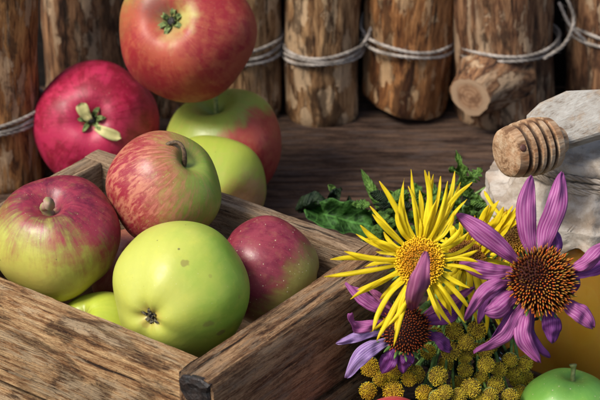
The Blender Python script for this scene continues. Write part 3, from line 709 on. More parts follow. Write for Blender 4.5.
# ------------------------------------------------------------------ flower materials
def petal_mat(name, a, b, streak, lines=7.0, trans=.25, edge=None, tip=None):
    g = N(name); u = g.attr('u'); v = g.attr('v'); oi = g.n('ShaderNodeObjectInfo').outputs['Random']
    f = g.noise(g.comb(g.ma('MULTIPLY', v, lines), g.ma('MULTIPLY', u, 1.2), g.ma('MULTIPLY', oi, 40.0)), 1.6, 4, .6)
    c = g.mix(g.mr(f, .35, .66), a, b)
    vd = g.ma('ADD', v, g.ma('MULTIPLY', g.noise(g.comb(g.ma('MULTIPLY', v, 3.0), g.ma('MULTIPLY', u, 2.0), g.ma('MULTIPLY', oi, 9.0)), 1.0, 3), .22)); ln = g.ma('MULTIPLY', g.ma('ADD', g.ma('SINE', g.ma('MULTIPLY', vd, 6.2832*lines*.6)), 1.0), .5)
    c = g.mix(g.ma('MULTIPLY', g.mr(g.ma('ADD', g.ma('MULTIPLY', ln, .5), g.ma('MULTIPLY', f, .6)), .50, .85), .45), c, streak)
    c = g.mix(g.ma('MULTIPLY', oi, .28), c, tuple(x*.72 for x in a))
    if tip: c = g.mix(g.mr(u, .75, 1.0, 0, .7), c, tip)
    h = g.ma('ADD', g.ma('MULTIPLY', ln, .7), f)
    g.fin(c, .55, g.bump(h, .35, .025), Specular_IOR_Level=.25)
    tr = g.n('ShaderNodeBsdfTranslucent'); g.set(tr.inputs[0], c); mx = g.n('ShaderNodeMixShader'); mx.inputs[0].default_value = trans
    g.t.links.new(g.b.outputs[0], mx.inputs[1]); g.t.links.new(tr.outputs[0], mx.inputs[2]); g.t.links.new(mx.outputs[0], g.out.inputs[0])
    return g.m
yel_m = petal_mat('yellow_petal', (.90, .72, .010), (.98, .86, .030), (.82, .58, .010), 3.0, .45, tip=(.80, .56, .02))
pur_m = petal_mat('purple_petal', (.27, .045, .20), (.50, .14, .37), (.70, .34, .56), 12.0, .25, tip=(.26, .06, .22))
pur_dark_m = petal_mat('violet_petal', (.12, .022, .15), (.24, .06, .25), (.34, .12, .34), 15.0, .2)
pur_pale_m = petal_mat('faded_petal', (.24, .13, .36), (.42, .27, .54), (.58, .46, .66), 13.0, .2)
pink_dull_m = petal_mat('dull_pink_petal', (.24, .055, .14), (.36, .10, .22), (.48, .19, .30), 7.0, .2)
def disc_mat(name, stops, rad):
    g = N(name); p = g.co((1, 1, 1)); x, y, z = g.sep(p); d = g.ma('DIVIDE', g.vm('LENGTH', g.comb(x, y, 0.0)), rad)
    k = g.attr('k'); d = g.ma('ADD', d, g.ma('MULTIPLY', g.ma('SUBTRACT', g.noise(p, 5, 3), .5), .35))
    c = g.ramp(d, stops); c = g.mix(g.mr(k, .0, .8), tuple(x*.35 for x in stops[-1][1]), c)
    return g.fin(c, .7, None, Specular_IOR_Level=.2)
ydisc_m = disc_mat('golden_disc', [(0, (.60, .34, .030)), (.40, (.62, .24, .015)), (.62, (.75, .36, .015)), (1, (.90, .58, .02))], 1.0)
ydisc_old_m = disc_mat('brown_disc', [(0, (.10, .045, .015)), (.5, (.17, .07, .018)), (.8, (.30, .13, .02)), (1, (.48, .27, .02))], .9)
g = N('coneflower_spikes'); k = g.attr('k'); oi_ = g.attr('r')
tipc = g.mix(oi_, (.80, .14, .020), (.42, .26, .045)); p = g.co((1, 1, 1))
c = g.mix(g.mr(k, .35, 1.0), (.030, .006, .005), tipc); x, y, z = g.sep(p)
cc_ = g.mr(g.ma('ADD', g.vm('DISTANCE', g.comb(x, y, 0.0), (-.55, .40, 0)), g.ma('MULTIPLY', g.noise(p, 2.5, 3), .5)), 1.15, .55)
c = g.mix(g.ma('MULTIPLY', cc_, .8), c, (.050, .012, .010))
cone_m = g.fin(c, .7, None, Specular_IOR_Level=.12)
g = N('dark_coneflower_spikes'); k = g.attr('k'); oi_ = g.attr('r')
c = g.mix(g.mr(k, .25, .95), (.025, .007, .005), g.mix(oi_, (.60, .11, .025), (.34, .10, .03)))
cone2_m = g.fin(c, .7, None, Specular_IOR_Level=.15)
def leaf_mat(name, a, b, rough=.45):
    g = N(name); u = g.attr('u'); v = g.attr('v'); p = g.co((1, 1, 1)); f = g.noise(p, 1.8, 5, .6)
    c = g.mix(g.mr(f, .35, .65), a, b)
    av = g.ma('ABSOLUTE', g.ma('SUBTRACT', v, .5)); sv_ = g.ma('SINE', g.ma('MULTIPLY', g.ma('SUBTRACT', u, g.ma('MULTIPLY', av, .35)), 60.0)); f = g.ma('ADD', f, g.ma('MULTIPLY', sv_, .05)); c = g.mix(g.mr(sv_, .8, 1.0, 0, .30), c, tuple(min(1, x*1.7) for x in b)); mid = g.mr(av, .05, .015); c = g.mix(g.ma('MULTIPLY', mid, .5), c, tuple(min(1, x*2) for x in b))
    g.fin(c, rough, g.bump(f, 1.0, .28), Specular_IOR_Level=.22)
    tr = g.n('ShaderNodeBsdfTranslucent'); g.set(tr.inputs[0], c); mx = g.n('ShaderNodeMixShader'); mx.inputs[0].default_value = .25
    g.t.links.new(g.b.outputs[0], mx.inputs[1]); g.t.links.new(tr.outputs[0], mx.inputs[2]); g.t.links.new(mx.outputs[0], g.out.inputs[0])
    return g.m
leaf_m = leaf_mat('green_leaf', (.045, .11, .020), (.145, .27, .050))
leaf_gloss_m = leaf_mat('glossy_leaf', (.014, .040, .010), (.075, .20, .040), .5)
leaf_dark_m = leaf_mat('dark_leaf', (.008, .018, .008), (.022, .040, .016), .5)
stemg_m = plain('flower_stem_green', (.070, .15, .028), (.16, .28, .055), 4, .6)
tansy_m = (lambda g: g.fin(g.mix(g.mr(g.attr('k'), .0, .6), (.16, .085, .010), g.mix(g.mr(g.noise(g.co((1, 1, 1), True), 3.5, 3), .40, .62), (.90, .64, .030), (.62, .38, .028))), .7, None, Specular_IOR_Level=.2))(N('tansy_florets'))
tansy2_m = (lambda g: g.fin(g.mix(g.mr(g.attr('k'), .0, .6), (.13, .085, .014), g.mix(g.mr(g.noise(g.co((1, 1, 1), True), 3.5, 3), .42, .62), (.82, .62, .045), (.50, .34, .035))), .75, None, Specular_IOR_Level=.2))(N('tansy_florets_greenish'))
tcup_m = plain('tansy_cup', (.16, .19, .045), (.28, .30, .085), 4, .7)

QV = Quaternion((1, 0, 0), R(90-PITCH))      # local x right, y up, z toward the viewer
GA = math.pi*(3-math.sqrt(5))
def to_local(root, p):
    return root.rotation_quaternion.inverted() @ (Vector(p)-root.location/S)
def stem_child(root, P, rad, mat=None, name='stem', worldpts=True):
    mb = MB(); Q = [to_local(root, p) if worldpts else Vector(p) for p in P]; tube(mb, spline(Q, 22), rad, 8, jit=.03)
    return mb.build(name, mat or stemg_m, root)
HUB = Vector((7.6, -6.5, 2.0))               # where the stems of the bunch meet
def stem_path(root, end=None, k=0):
    c = root.location/S; back = root.rotation_quaternion @ Vector((0, 0, -1)); h = HUB+Vector((.4*math.sin(k*2.1), .6*math.cos(k*1.3), .35*math.sin(k*3.3)))
    return [c+back*.25, c+back*1.6, (c+back*2.4).lerp(h, .5)+Vector((0, 0, .6)), h, h+Vector((-1.2+.5*math.sin(k), 6.0, -1.1))]
def tilt(ax_, ay_): return QV @ Quaternion((1, 0, 0), R(ax_)) @ Quaternion((0, 1, 0), R(ay_))

def yellow_flower(name_, loc, q, drad, tips, label, dm, extra, seed, wbase=.19, dome=.32, k=0):
    """tips: (x, y) image-plane offsets in units from the centre, optional z of the tip"""
    root = empty('yellow_flower', loc, q); tag(root, label, 'flower', 'yellow daisies in the bunch'); rnd = random.Random(seed)
    mb = MB(); lathe(mb, [(.01, dome*.9), (drad*.5, dome*.72), (drad*.8, dome*.4), (drad*.97, 0), (drad*.9, -.22), (drad*.45, -.38), (.12, -.42)], 32, None, k=0.0)
    nf = 800
    for i in range(nf):
        rr = drad*math.sqrt((i+.5)/nf); a = i*GA; h = dome*(1-(rr/drad)**2*.95)
        nrm = Vector((math.cos(a)*rr/drad*.75, math.sin(a)*rr/drad*.75, 1)).normalized(); b = Vector((rr*math.cos(a), rr*math.sin(a), h-.04))
        ln = .09+.08*(rr/drad)+rnd.uniform(-.04, .07); w_ = rnd.uniform(.016, .026)+.006*(rr/drad); nrm = (nrm+Vector((rnd.uniform(-.3, .3), rnd.uniform(-.3, .3), 0))).normalized()
        s_ = nrm.orthogonal().normalized(); t_ = nrm.cross(s_); vs = []
        for (f, ww) in ((0, .8), (.6, 1.15), (.85, 1.25), (1, .55)):
            for j in range(5):
                an = 2*math.pi*j/5; vs.append(b+nrm*ln*f+(s_*math.cos(an)+t_*math.sin(an))*w_*ww)
        fs = [(x*5+j, x*5+(j+1) % 5, (x+1)*5+(j+1) % 5, (x+1)*5+j) for x in range(3) for j in range(5)]+[tuple(15+j for j in range(5))]
        mb.add(vs, fs, k=[0]*5+[.6]*5+[1]*10)
    mb.build('disc', dm, root)
    T = []; back = q.inverted() @ QV
    for t in tips:            # tips are listed square-on; turn them into the tilted head's own axes
        v = back @ Vector((t[0], t[1], t[2] if len(t) > 2 else rnd.uniform(-.35, .55))); T.append(tuple(v))
    for i in range(extra):
        a = 2*math.pi*(i+rnd.random()*.8)/extra; l = rnd.uniform(2.0, 2.9); T.append((math.cos(a)*l, math.sin(a)*l, rnd.uniform(-1.1, -.3)))
    for i, t in enumerate(T[:95]):
        x, y = t[0], t[1]; z = t[2] if len(t) > 2 else rnd.uniform(-.35, .55)
        L = math.hypot(x, y); a = math.atan2(y, x); ba = a+rnd.uniform(-.10, .10); d = Vector((math.cos(ba), math.sin(ba), 0)); sd_ = Vector((-d.y, d.x, 0))
        p0 = d*drad*.82+Vector((0, 0, -.10-.06*rnd.random())); p3 = Vector((x, y, z)); bend = rnd.uniform(-.28, .28)*L*.5
        p1 = p0.lerp(p3, .35)+sd_*bend*.6+Vector((0, 0, rnd.uniform(.0, .25))); p2 = p0.lerp(p3, .72)+sd_*bend*.5+Vector((0, 0, rnd.uniform(-.05, .2)))
        if len(t) > 3: p2 += Vector(t[3]); p1 += Vector(t[3])*.5
        w_ = wbase*rnd.uniform(.75, 1.25)
        mb = MB(); ribbon(mb, [p0, p1, p2, p3], lambda u, w_=w_: w_*(.62+.42*math.sin(min(1, u*1.3)*1.8))*max(.12, (1-u**5)**.8), sd_+Vector((0, 0, rnd.uniform(-.25, .25))), 18, 5, rnd.uniform(.0, .35), .0, .005, .07, rnd.uniform(-.4, .4), i*1.7)
        mb.build('petal', yel_m, root)
    # green bracts behind the disc
    mb = MB()
    for i in range(22):
        a = 2*math.pi*i/22; d = Vector((math.cos(a), math.sin(a), 0)); ribbon(mb, [d*drad*.3+Vector((0, 0, -.4)), d*drad*.95+Vector((0, 0, -.33)), d*(drad+.45)+Vector((0, 0, -.55+.2*rnd.random()))], lambda u: .2*(1-u)**.5+.02, (-d.y, d.x, 0), 6, 3, .3)
    mb.build('bracts', stemg_m, root)
    stem_child(root, stem_path(root, k=k), .13)
    return root
def px(c, s, L): return [((x-c[0])/s, (c[1]-y)/s)+tuple(r) for (x, y, *r) in L]
C1 = (420, 262)
tips1 = px(C1, 23.7, [(324, 277), (330, 259), (344, 251), (356, 234), (360, 225), (370, 206), (372, 214), (379, 181), (400, 195), (408, 186), (411, 169), (424, 170), (429, 171), (434, 174), (441, 176), (447, 181), (455, 171), (461, 182), (472, 182), (412, 200), (467, 199),
    (350, 299), (357, 290), (353, 296), (372, 331), (386, 327), (394, 330), (370, 333), (393, 346), (465, 323), (452, 326), (376, 340), (380, 300, -.5), (388, 318), (440, 320), (448, 310), (403, 318), (478, 262, .2), (482, 275, .1), (470, 288), (478, 250, 0), (470, 232, -.3), (462, 226), (454, 212), (447, 196, -.5), (384, 232, -.5), (376, 252, -.4), (436, 200), (420, 190), (396, 210), (404, 178), (366, 238)])
yellow_flower('a', (5.07, -18.16, 10.5), tilt(-4, -3), .98, tips1, 'largest yellow flower, full face to the viewer, long thin petals and golden disc', ydisc_m, 8, 3, .205, k=0)
C2 = (466, 250)
tips2 = px(C2, 22.7, [(518, 198, .9), (510, 200, .9), (504, 206, .8), (513, 209, 1.0), (518, 214, 1.0), (509, 217, 1.1), (501, 201, .8), (493, 212, .9), (487, 199, .8), (483, 214, .8), (497, 195, .7), (489, 200, .5), (500, 214, 1.1), (484, 208, .3), (520, 203, .7), (506, 220, 1.0), (494, 224, .9), (502, 230, .9),
    (502, 327, .9), (484, 326, 1.0), (505, 305, .7), (492, 300, .9), (480, 305, 1.0), (470, 300, 1.0), (500, 280, .6), (508, 272, .5), (435, 300, .6), (430, 285, .4), (503, 262, .6), (498, 243, .4), (436, 245, .2), (430, 262, .3), (438, 276, .7), (450, 290, 1.0), (460, 312, 1.1), (485, 290, .9), (490, 270, .8),
    (445, 232, -.1), (452, 220, -.3), (462, 212, -.3), (474, 210, .1), (495, 314, .9), (508, 292, .7), (476, 318, .9), (444, 308, .7), (466, 288, 1.1), (478, 284, 1.2), (456, 278, 1.1)])
yellow_flower('b', (7.31, -14.9, 9.0), tilt(-38, 4), .78, tips2, 'yellow flower with brown disc, half hidden between the largest yellow and main purple flowers', ydisc_old_m, 12, 5, .26, .16, k=1)
C3 = (511, 228)
tips3 = px(C3, 21.8, [(545, 236, -.2), (548, 254, .3), (500, 266, .6), (520, 262, .5), (534, 222, -.3), (526, 208, -.5), (488, 252, .3), (540, 262, .3)])
yellow_flower('c', (9.69, -10.9, 8.0), tilt(-20, -10), 1.0, tips3, 'rear yellow flower with dull brown disc, beside the jar, behind the main purple petals', ydisc_old_m, 8, 8, .22, .2, k=2)

def coneflower(loc, q, crad, dome, petals, label, cm, seed, nspk=300, k=0, spike=.30):
    root = empty('coneflower', loc, q); tag(root, label, 'flower', 'purple coneflowers in the bunch'); rnd = random.Random(seed)
    mb = MB(); lathe(mb, [(.01, dome), (crad*.4, dome*.92), (crad*.72, dome*.66), (crad*.92, dome*.28), (crad*.96, -.1), (crad*.75, -.4), (.2, -.6)], 32, None, k=0.0, r=0.0)
    for i in range(nspk):
        f = (i+.5)/nspk; rr = crad*.96*math.sqrt(f)+rnd.uniform(-.02, .02); a = i*GA+rnd.uniform(-.03, .03)
        nz = dome*(1-(rr/crad)**2.4); b = Vector((rr*math.cos(a), rr*math.sin(a), nz-.05))
        nrm = Vector((math.cos(a)*(rr/crad)*1.1, math.sin(a)*(rr/crad)*1.1, 1)).normalized(); ln = spike*(.50+.65*(rr/crad))*rnd.uniform(.78, 1.22)
        nrm = (nrm+Vector((rnd.uniform(-.11, .11), rnd.uniform(-.11, .11), 0))).normalized()
        s_ = nrm.orthogonal().normalized(); t_ = nrm.cross(s_); w_ = crad*.034; vs = []
        for (fz, ww) in ((0, 1.2), (.5, 1.0), (.8, .65), (1, .12)):
            for j in range(4):
                an = 2*math.pi*j/4; vs.append(b+nrm*ln*fz+(s_*math.cos(an)+t_*math.sin(an))*w_*ww)
        fs = [(x*4+j, x*4+(j+1) % 4, (x+1)*4+(j+1) % 4, (x+1)*4+j) for x in range(3) for j in range(4)]+[tuple(12+j for j in range(4))]
        mb.add(vs, fs, k=[0]*4+[.5]*4+[.85]*4+[1]*4, r=rnd.random())
    mb.build('cone', cm, root)
    back = q.inverted() @ QV
    for i, (pts, wd, mt) in enumerate(petals):
        P = [back @ Vector(p) for p in pts]; ch = P[-1]-P[0]; sd_ = Vector((-ch.y, ch.x, rnd.uniform(-.3, .3)*ch.length))
        mb = MB(); ribbon(mb, P, lambda u, wd=wd: wd*1.08*(.40+.62*math.sin(min(.8, u)*1.15*2.2))*(1 if u < .55 else max(.07, (max(0, 1-((u-.55)/.46)**2.0))**.62)), sd_, 26, 13, rnd.uniform(.15, .55), .006, .014, .20, rnd.uniform(-.35, .35), i*2.3+seed)
        mb.build('petal', mt, root)
    mb = MB()
    for i in range(16):
        a = 2*math.pi*i/16; d = Vector((math.cos(a), math.sin(a), 0)); ribbon(mb, [d*crad*.5+Vector((0, 0, -.5)), d*crad*1.0+Vector((0, 0, -.32)), d*(crad+.38)+Vector((0, 0, -.05))], lambda u: .22*(1-u)**.6+.02, (-d.y, d.x, 0), 6, 3, .3)
    mb.build('bracts', stemg_m, root)
    stem_child(root, stem_path(root, k=k+3), .16)
    return root
def pp(c, s, L):
    return [([((x-c[0])/s, (c[1]-y)/s, z) for (x, y, z) in pts], wd, mt) for pts, wd, mt in L]
CE = (541, 281)
pet = pp(CE, 23.5, [
    ([(534, 256, -.2), (528, 235, -.1), (526, 205, .1), (532, 176, -.2)], .80, pur_m),
    ([(543, 256, -.2), (547, 232, 0), (557, 203, .1), (563, 172, -.3)], .88, pur_m),
    ([(518, 262, -.2), (500, 247, .25), (478, 230, .4), (456, 214, .2)], .80, pur_m),
    ([(514, 271, -.2), (496, 271, .3), (478, 268, .4), (459, 262, .2)], .72, pur_m),
    ([(514, 281, -.2), (496, 283, .5), (480, 295, .6), (464, 321, .2)], .56, pur_m),
    ([(522, 293, -.3), (508, 298, .3), (496, 308, .5), (484, 312, .5)], .84, pur_m),
    ([(526, 302, -.3), (516, 318, .2), (504, 338, .2), (474, 352, -.2)], .66, pur_m),
    ([(532, 306, -.3), (524, 322, .2), (524, 340, .3), (540, 362, .0)], .72, pur_m),
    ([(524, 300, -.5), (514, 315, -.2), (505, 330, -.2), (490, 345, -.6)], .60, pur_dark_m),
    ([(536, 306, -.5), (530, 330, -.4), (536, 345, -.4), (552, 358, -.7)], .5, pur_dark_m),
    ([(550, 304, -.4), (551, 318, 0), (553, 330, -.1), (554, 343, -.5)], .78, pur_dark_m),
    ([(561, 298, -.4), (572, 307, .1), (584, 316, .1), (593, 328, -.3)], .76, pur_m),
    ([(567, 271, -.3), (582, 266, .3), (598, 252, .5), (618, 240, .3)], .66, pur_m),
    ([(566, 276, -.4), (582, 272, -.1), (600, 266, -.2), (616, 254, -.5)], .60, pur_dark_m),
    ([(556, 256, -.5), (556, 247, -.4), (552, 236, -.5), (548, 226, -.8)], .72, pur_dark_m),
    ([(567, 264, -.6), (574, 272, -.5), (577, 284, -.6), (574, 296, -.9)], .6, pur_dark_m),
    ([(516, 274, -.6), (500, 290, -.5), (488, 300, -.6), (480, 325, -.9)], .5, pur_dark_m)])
coneflower((10.24, -18.02, 9.5), tilt(-6, 5), 1.32, .80, pet, 'main purple coneflower in front of the honey jar with spiky orange cone', cone_m, 4, 430, spike=.40)
CF = (406, 330)
pet = pp(CF, 23.2, [
    ([(392, 316, -.3), (376, 306, .2), (362, 296, .3), (345, 283, .1)], .62, pur_m),
    ([(386, 322, -.4), (372, 325, .2), (354, 326, .4), (350, 312, .9)], .50, pur_m),
    ([(388, 333, -.4), (370, 333, .1), (354, 338, .1), (336, 344, -.2)], .42, pur_pale_m),
    ([(390, 341, -.4), (374, 346, .2), (358, 358, .3), (346, 378, .0)], .70, pur_pale_m),
    ([(413, 308, .2), (410, 297, 3.2), (414, 275, 4.45), (420, 249, 4.3)], .80, pink_dull_m),
    ([(424, 316, -.2), (438, 305, .3), (452, 300, .3), (474, 287, .2)], .46, pur_m),
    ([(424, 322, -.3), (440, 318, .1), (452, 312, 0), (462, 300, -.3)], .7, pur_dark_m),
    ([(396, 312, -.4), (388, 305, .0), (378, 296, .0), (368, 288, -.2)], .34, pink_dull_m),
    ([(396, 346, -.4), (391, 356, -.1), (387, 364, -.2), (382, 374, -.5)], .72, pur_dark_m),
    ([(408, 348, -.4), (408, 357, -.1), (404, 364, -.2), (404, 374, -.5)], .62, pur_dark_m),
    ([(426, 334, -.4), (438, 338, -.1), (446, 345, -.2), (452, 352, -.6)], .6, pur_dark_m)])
coneflower((4.57, -17.89, 7.0), tilt(-12, 2), 1.0, .62, pet, 'lower purple coneflower with small dark red cone and faded petals, below the largest yellow flower', cone2_m, 9, 260, k=2, spike=.24)

# ------------------------------------------------------------------ tansy
def P3(x, y, z):
    """point in the frame of the flower bunch: origin at (0,0,4), x right, y up-slope, z toward the viewer"""
    v = QV @ Vector((x, y, z)); return v+Vector((0, 0, 4))
def tansy_head(root, c, axis, r, rnd, mat):
    mb = MB(); axis = Vector(axis).normalized(); q = Vector((0, 0, 1)).rotation_difference(axis)
    def W(v): v = Vector(v); v.rotate(q); return c+v
    prof = [(.01, r*.48), (r*.5, r*.43), (r*.85, r*.22), (r*1.0, -r*.1), (r*.9, -r*.35)]
    m0 = MB(); lathe(m0, prof, 14, None); mb.add([W(v) for v in m0.v], m0.f, k=0.0)
    nf = 270
    for i in range(nf):
        f = (i+.5)/nf; rr = r*1.0*math.sqrt(f); a = i*GA; h = r*.50*(1-(rr/r)**2.2)
        a += rnd.uniform(-.12, .12); rr *= rnd.uniform(.97, 1.03); n_ = Vector((math.cos(a)*rr/r*1.2+rnd.uniform(-.15, .15), math.sin(a)*rr/r*1.2+rnd.uniform(-.15, .15), .9)).normalized(); b = Vector((rr*math.cos(a), rr*math.sin(a), h))
        m1 = MB(); w_ = r*.048*rnd.uniform(.85, 1.2); s_ = n_.orthogonal().normalized(); t_ = n_.cross(s_); ln = r*(rnd.uniform(.08, .22) if rnd.random() > .14 else .02); vs = []
        for fz, ww in ((0, 1), (.75, 1.1), (1, .5)):
            for j in range(5):
                an = 2*math.pi*j/5; vs.append(b+n_*ln*fz+(s_*math.cos(an)+t_*math.sin(an))*w_*ww)
        fs = [(x*5+j, x*5+(j+1) % 5, (x+1)*5+(j+1) % 5, (x+1)*5+j) for x in range(2) for j in range(5)]+[tuple(10+j for j in range(5))]
        mb.add([W(v) for v in vs], fs, k=[0]*5+[.55*rnd.random()+.2]*5+[rnd.uniform(.35, 1)]*5)
    h = mb.build('flower_head', mat, root)
    mb = MB(); m0 = MB(); lathe(m0, [(r*1.02, -r*.05), (r*1.06, -r*.25), (r*.85, -r*.60), (r*.45, -r*.85), (r*.16, -r*1.05)], 14, lambda p, a, i: p*(1+.05*math.sin(a*7+i*2)))
    mb.add([W(v) for v in m0.v], m0.f); mb.build('cup', tcup_m, h)
def tansy_sprig(pts, node, base, label, seed, w=1.0):
    """pts: head positions (x, y, z) in bunch frame; node: where their stalks meet"""
    rnd = random.Random(seed); nodeW = P3(*node); root = empty('tansy_sprig', base); root.rotation_mode = 'QUATERNION'
    tag(root, label, 'flower', 'sprigs of yellow tansy buttons in the bunch')
    for (x, y, z, m_, r) in pts:
        p = P3(x, y, z)-Vector(base); nd = nodeW-Vector(base)
        ax_ = (QV @ Vector((rnd.uniform(-.35, .35), rnd.uniform(-.55, .15), 1)))
        tansy_head(root, p, ax_, r, rnd, m_)
        ax_.normalize(); mb = MB(); P = [p-ax_*r*.9, p-ax_*(r+.5)+(nd-p)*.12, p.lerp(nd, .6)-ax_*.4, nd]
        tube(mb, spline(P, 14), .065, 6); mb.build('stalk', stemg_m, root)
    mb = MB(); h = HUB-Vector(base); nd = nodeW-Vector(base); tube(mb, spline([nd, nd.lerp(h, .5)+Vector((0, 0, .2)), h+Vector((rnd.uniform(-.4, .4), 0, rnd.uniform(-.5, .2))), h+Vector((rnd.uniform(-1.5, 0), 6, -1.2))], 18), .11, 8)
    mb.build('stem', stemg_m, root)
    return root
def ph(L, dep, m_, rnd):
    """listing of the buttons: picture-plane places, converted at 23.2 units with a depth toward the viewer"""
    out = []
    for (x, y, *r) in L:
        z = dep+(r[0] if r else 0)+rnd.uniform(-.15, .15); s = 2200/(112-z); out.append(((x-300)/s, (200-y)/s, z, m_, (r[1] if len(r) > 1 else rnd.uniform(.32, .38))))
    return out
rn = random.Random(11)
tA = ph([(370, 367, 0, .42), (368, 391), (381, 379), (393, 374), (404, 363), (409, 379, .2), (393, 391, .5, .45), (424, 393, .3)], 15.6, tansy_m, rn)
tB = ph([(436, 335), (454, 331), (451, 351, 0, .42), (438, 376, .5, .42), (445, 392, .6), (465, 356, -.6), (465, 370, -.8), (459, 396, .2), (428, 352, -1.2, .33), (446, 364, -1.6, .32), (458, 383, -1.5, .32), (437, 398, .2), (466, 342, .2), (416, 374, -.4)], 16.0, tansy2_m, rn)
tC = ph([(477, 330, .5, .42), (486, 365, .2), (499, 370, -.5), (471, 388, .5, .42), (496, 385, -.2), (490, 396, .3), (510, 397, -.3), (481, 378, -.8), (476, 350, -1.7, .32), (491, 346, -1.8, .32), (480, 399, .2), (520, 392, -1.6, .33), (485, 350, .3)], 15.4, tansy2_m, rn)
tD = ph([(510, 360, .2), (525, 364), (513, 373, -.5), (517, 380, -.8), (526, 378, -1.0)], 14.4, tansy2_m, rn)
tE = ph([(493, 186, 0, .36)], 5.5, tansy_m, rn)
def nd_(x, y, z): s = 2200/(112-z); return ((x-300)/s, (200-y)/s, z)
tansy_sprig(tA, nd_(455, 322, 12.5), (6.0, -14, 2), 'tansy sprig with bright yellow buttons clustered at the left of the bunch', 1)
tansy_sprig(tB, nd_(452, 300, 12.5), (7.0, -13, 2), 'tansy sprig with olive buttons in the middle, below the brown disc flower', 2)
tansy_sprig(tC, nd_(478, 296, 12.0), (8.4, -13, 2), 'tansy sprig hanging under the left petals of the main coneflower', 3)
tansy_sprig(tD, nd_(512, 318, 11.5), (9.8, -13, 2), 'small tansy sprig directly below the main coneflower petals', 4)
tansy_sprig(tE, nd_(465, 200, 4.2), (7.5, -3, 2), 'single tansy button standing behind, above the rear yellow flower', 5)

# ------------------------------------------------------------------ leaves
def leaf_child(root, P, w_, mat, side, n=16, m=7, cup=.3, lob=0.0, seed=0, wave=.08, name='leaf'):
    mb = MB()
    def wd(u):
        b = w_*math.sin(min(1, .06+u*.94)*math.pi)**.75
        if lob: b *= 1-lob*(.5+.5*math.cos(u*math.pi*2*5))
        return max(b, .03)
    ribbon(mb, [to_local(root, P3(*p)) for p in P], wd, root.rotation_quaternion.inverted() @ (QV @ Vector(side)), n if not lob else 40, m, cup, 0, .02, wave, 0, seed)
    return mb.build(name, mat, root)
def pt(x, y, z): return nd_(x, y, z)
big = empty('broad_leaf', (2.4, 2.6, .2)); big.rotation_mode = 'QUATERNION'; tag(big, 'broad glossy dark green leaf rolled on the table just behind the crate', 'leaf')
leaf_child(big, [pt(308, 208, 1.9), pt(325, 214, 2.5), pt(350, 220, 2.8), pt(372, 228, 3.0), pt(392, 236, 3.0)], 1.75, leaf_gloss_m, (.1, 1, -.2), 44, 21, -1.2, .16, 3, .75)
leaf_child(big, [pt(296, 212, 1.6), pt(306, 205, 2.0), pt(318, 202, 2.2), pt(330, 206, 2.0)], .9, leaf_dark_m, (.0, 1, .6), 16, 7, .8, 0, 5, .35, 'curled_lobe')
dk = empty('dried_leaf', (1.9, 4.2, .1)); dk.rotation_mode = 'QUATERNION'; tag(dk, 'small shrivelled blackish leaf curl above the broad leaf', 'leaf')
leaf_child(dk, [pt(336, 208, 1.8), pt(333, 200, 2.2), pt(338, 192, 2.4), pt(341, 188, 2.2)], .62, leaf_dark_m, (1, .2, .3), 14, 7, 1.0, 0, 2, .3)
leaf_child(dk, [pt(346, 208, 1.8), pt(350, 202, 2.2), pt(349, 196, 2.4)], .42, leaf_dark_m, (1, .2, .3), 12, 7, 1.0, 0, 6, .2)
leaf_child(dk, [pt(336, 196, 1.9), pt(332, 188, 2.1), pt(328, 185, 2.2)], .36, stemg_m, (.6, 1, .3), 10, 5, .6, 0, 8, .1)
fo = empty('leafy_stem', (5.5, -2.0, .2)); fo.rotation_mode = 'QUATERNION'; tag(fo, 'leafy green stem with slender and toothed leaves behind the yellow petals', 'foliage')
rf = random.Random(21)
def nodes(L, w0, mat, lob=0): 
    for i, P in enumerate(L): leaf_child(fo, [pt(*p) for p in P], w0*rf.uniform(.85, 1.15), mat, (rf.uniform(.3, 1), rf.uniform(-.6, .6), rf.uniform(-.3, .4)), 20, 7, rf.uniform(-.4, .5), lob, i+3, .12)
nodes([[(388, 222, 3.5), (380, 205, 3.8), (370, 186, 4.0), (361, 169, 4.0)]], .62, leaf_m)
nodes([[(398, 225, 3.5), (392, 212, 3.8), (395, 200, 3.9), (401, 188, 3.8)], [(380, 225, 3.5), (388, 215, 4), (400, 210, 4.2)], [(372, 232, 3.5), (384, 226, 3.9), (398, 222, 4)], [(405, 215, 3), (400, 200, 3.3), (384, 190, 3.2)]], .7, leaf_m)
nodes([[(470, 205, 3.2), (466, 190, 3.8), (462, 172, 4.2), (456, 150, 4.4)], [(466, 186, 4), (474, 176, 4.4), (482, 168, 4.2)], [(464, 180, 4), (456, 172, 4.4), (452, 166, 4.2)]], .95, leaf_m, .55)
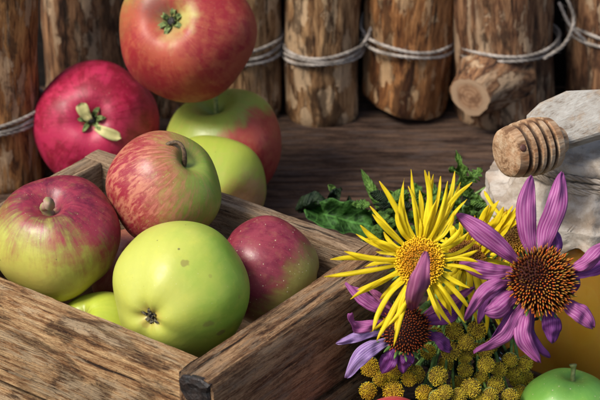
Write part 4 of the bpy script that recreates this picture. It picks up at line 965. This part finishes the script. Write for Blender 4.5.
nodes([[(480, 215, 3), (486, 206, 3.8), (500, 200, 4.2), (512, 202, 4)], [(450, 215, 3), (440, 205, 3.5), (428, 198, 3.6)], [(420, 215, 3), (418, 196, 3.6), (412, 182, 3.6)], [(445, 215, 3), (448, 195, 3.6), (455, 182, 3.4)], [(488, 212, 3), (478, 200, 3.8), (470, 192, 3.6)],
       [(430, 220, 3), (436, 200, 3.2), (430, 180, 3.0)], [(460, 222, 4), (476, 206, 4.6), (490, 208, 4.8)], [(476, 225, 4), (490, 218, 4.6), (505, 214, 4.8)]], .85, leaf_m, .35)
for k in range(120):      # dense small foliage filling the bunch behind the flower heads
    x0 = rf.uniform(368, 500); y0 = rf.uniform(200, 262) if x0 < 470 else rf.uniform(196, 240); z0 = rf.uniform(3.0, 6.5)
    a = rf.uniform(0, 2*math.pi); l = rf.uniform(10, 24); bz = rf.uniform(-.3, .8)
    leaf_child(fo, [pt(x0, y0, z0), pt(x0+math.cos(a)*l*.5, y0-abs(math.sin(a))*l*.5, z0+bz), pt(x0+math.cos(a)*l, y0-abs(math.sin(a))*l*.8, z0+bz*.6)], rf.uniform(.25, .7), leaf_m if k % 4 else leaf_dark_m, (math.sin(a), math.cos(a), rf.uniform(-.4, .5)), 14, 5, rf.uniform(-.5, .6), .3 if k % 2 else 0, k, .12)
stem_child(fo, [P3(*pt(400, 215, 3.5)), HUB+Vector((-1.5, 0, 1)), HUB+Vector((0, -3, .4))], .12)
stem_child(fo, [P3(*pt(461, 178, 4.0)), P3(*pt(470, 205, 3.4)), HUB+Vector((.5, -1, .4))], .11)
# dark leaves added to stand for the shadow under the button heads
lf = empty('shadow_foliage', (7.5, -11.5, .2)); lf.rotation_mode = 'QUATERNION'; tag(lf, 'dark green leaves added as the shadow underneath the tansy buttons', 'foliage')
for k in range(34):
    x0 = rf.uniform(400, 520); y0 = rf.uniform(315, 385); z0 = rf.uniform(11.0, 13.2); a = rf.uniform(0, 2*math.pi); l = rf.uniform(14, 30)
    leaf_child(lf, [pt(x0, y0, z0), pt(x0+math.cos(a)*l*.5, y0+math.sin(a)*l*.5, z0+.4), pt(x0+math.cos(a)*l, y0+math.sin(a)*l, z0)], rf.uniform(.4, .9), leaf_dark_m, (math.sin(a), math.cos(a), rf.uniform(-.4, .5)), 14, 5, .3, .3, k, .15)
stem_child(lf, [P3(*pt(470, 380, 11.2)), P3(*pt(466, 330, 11.4)), HUB+Vector((0, -2, .6)), HUB], .12)
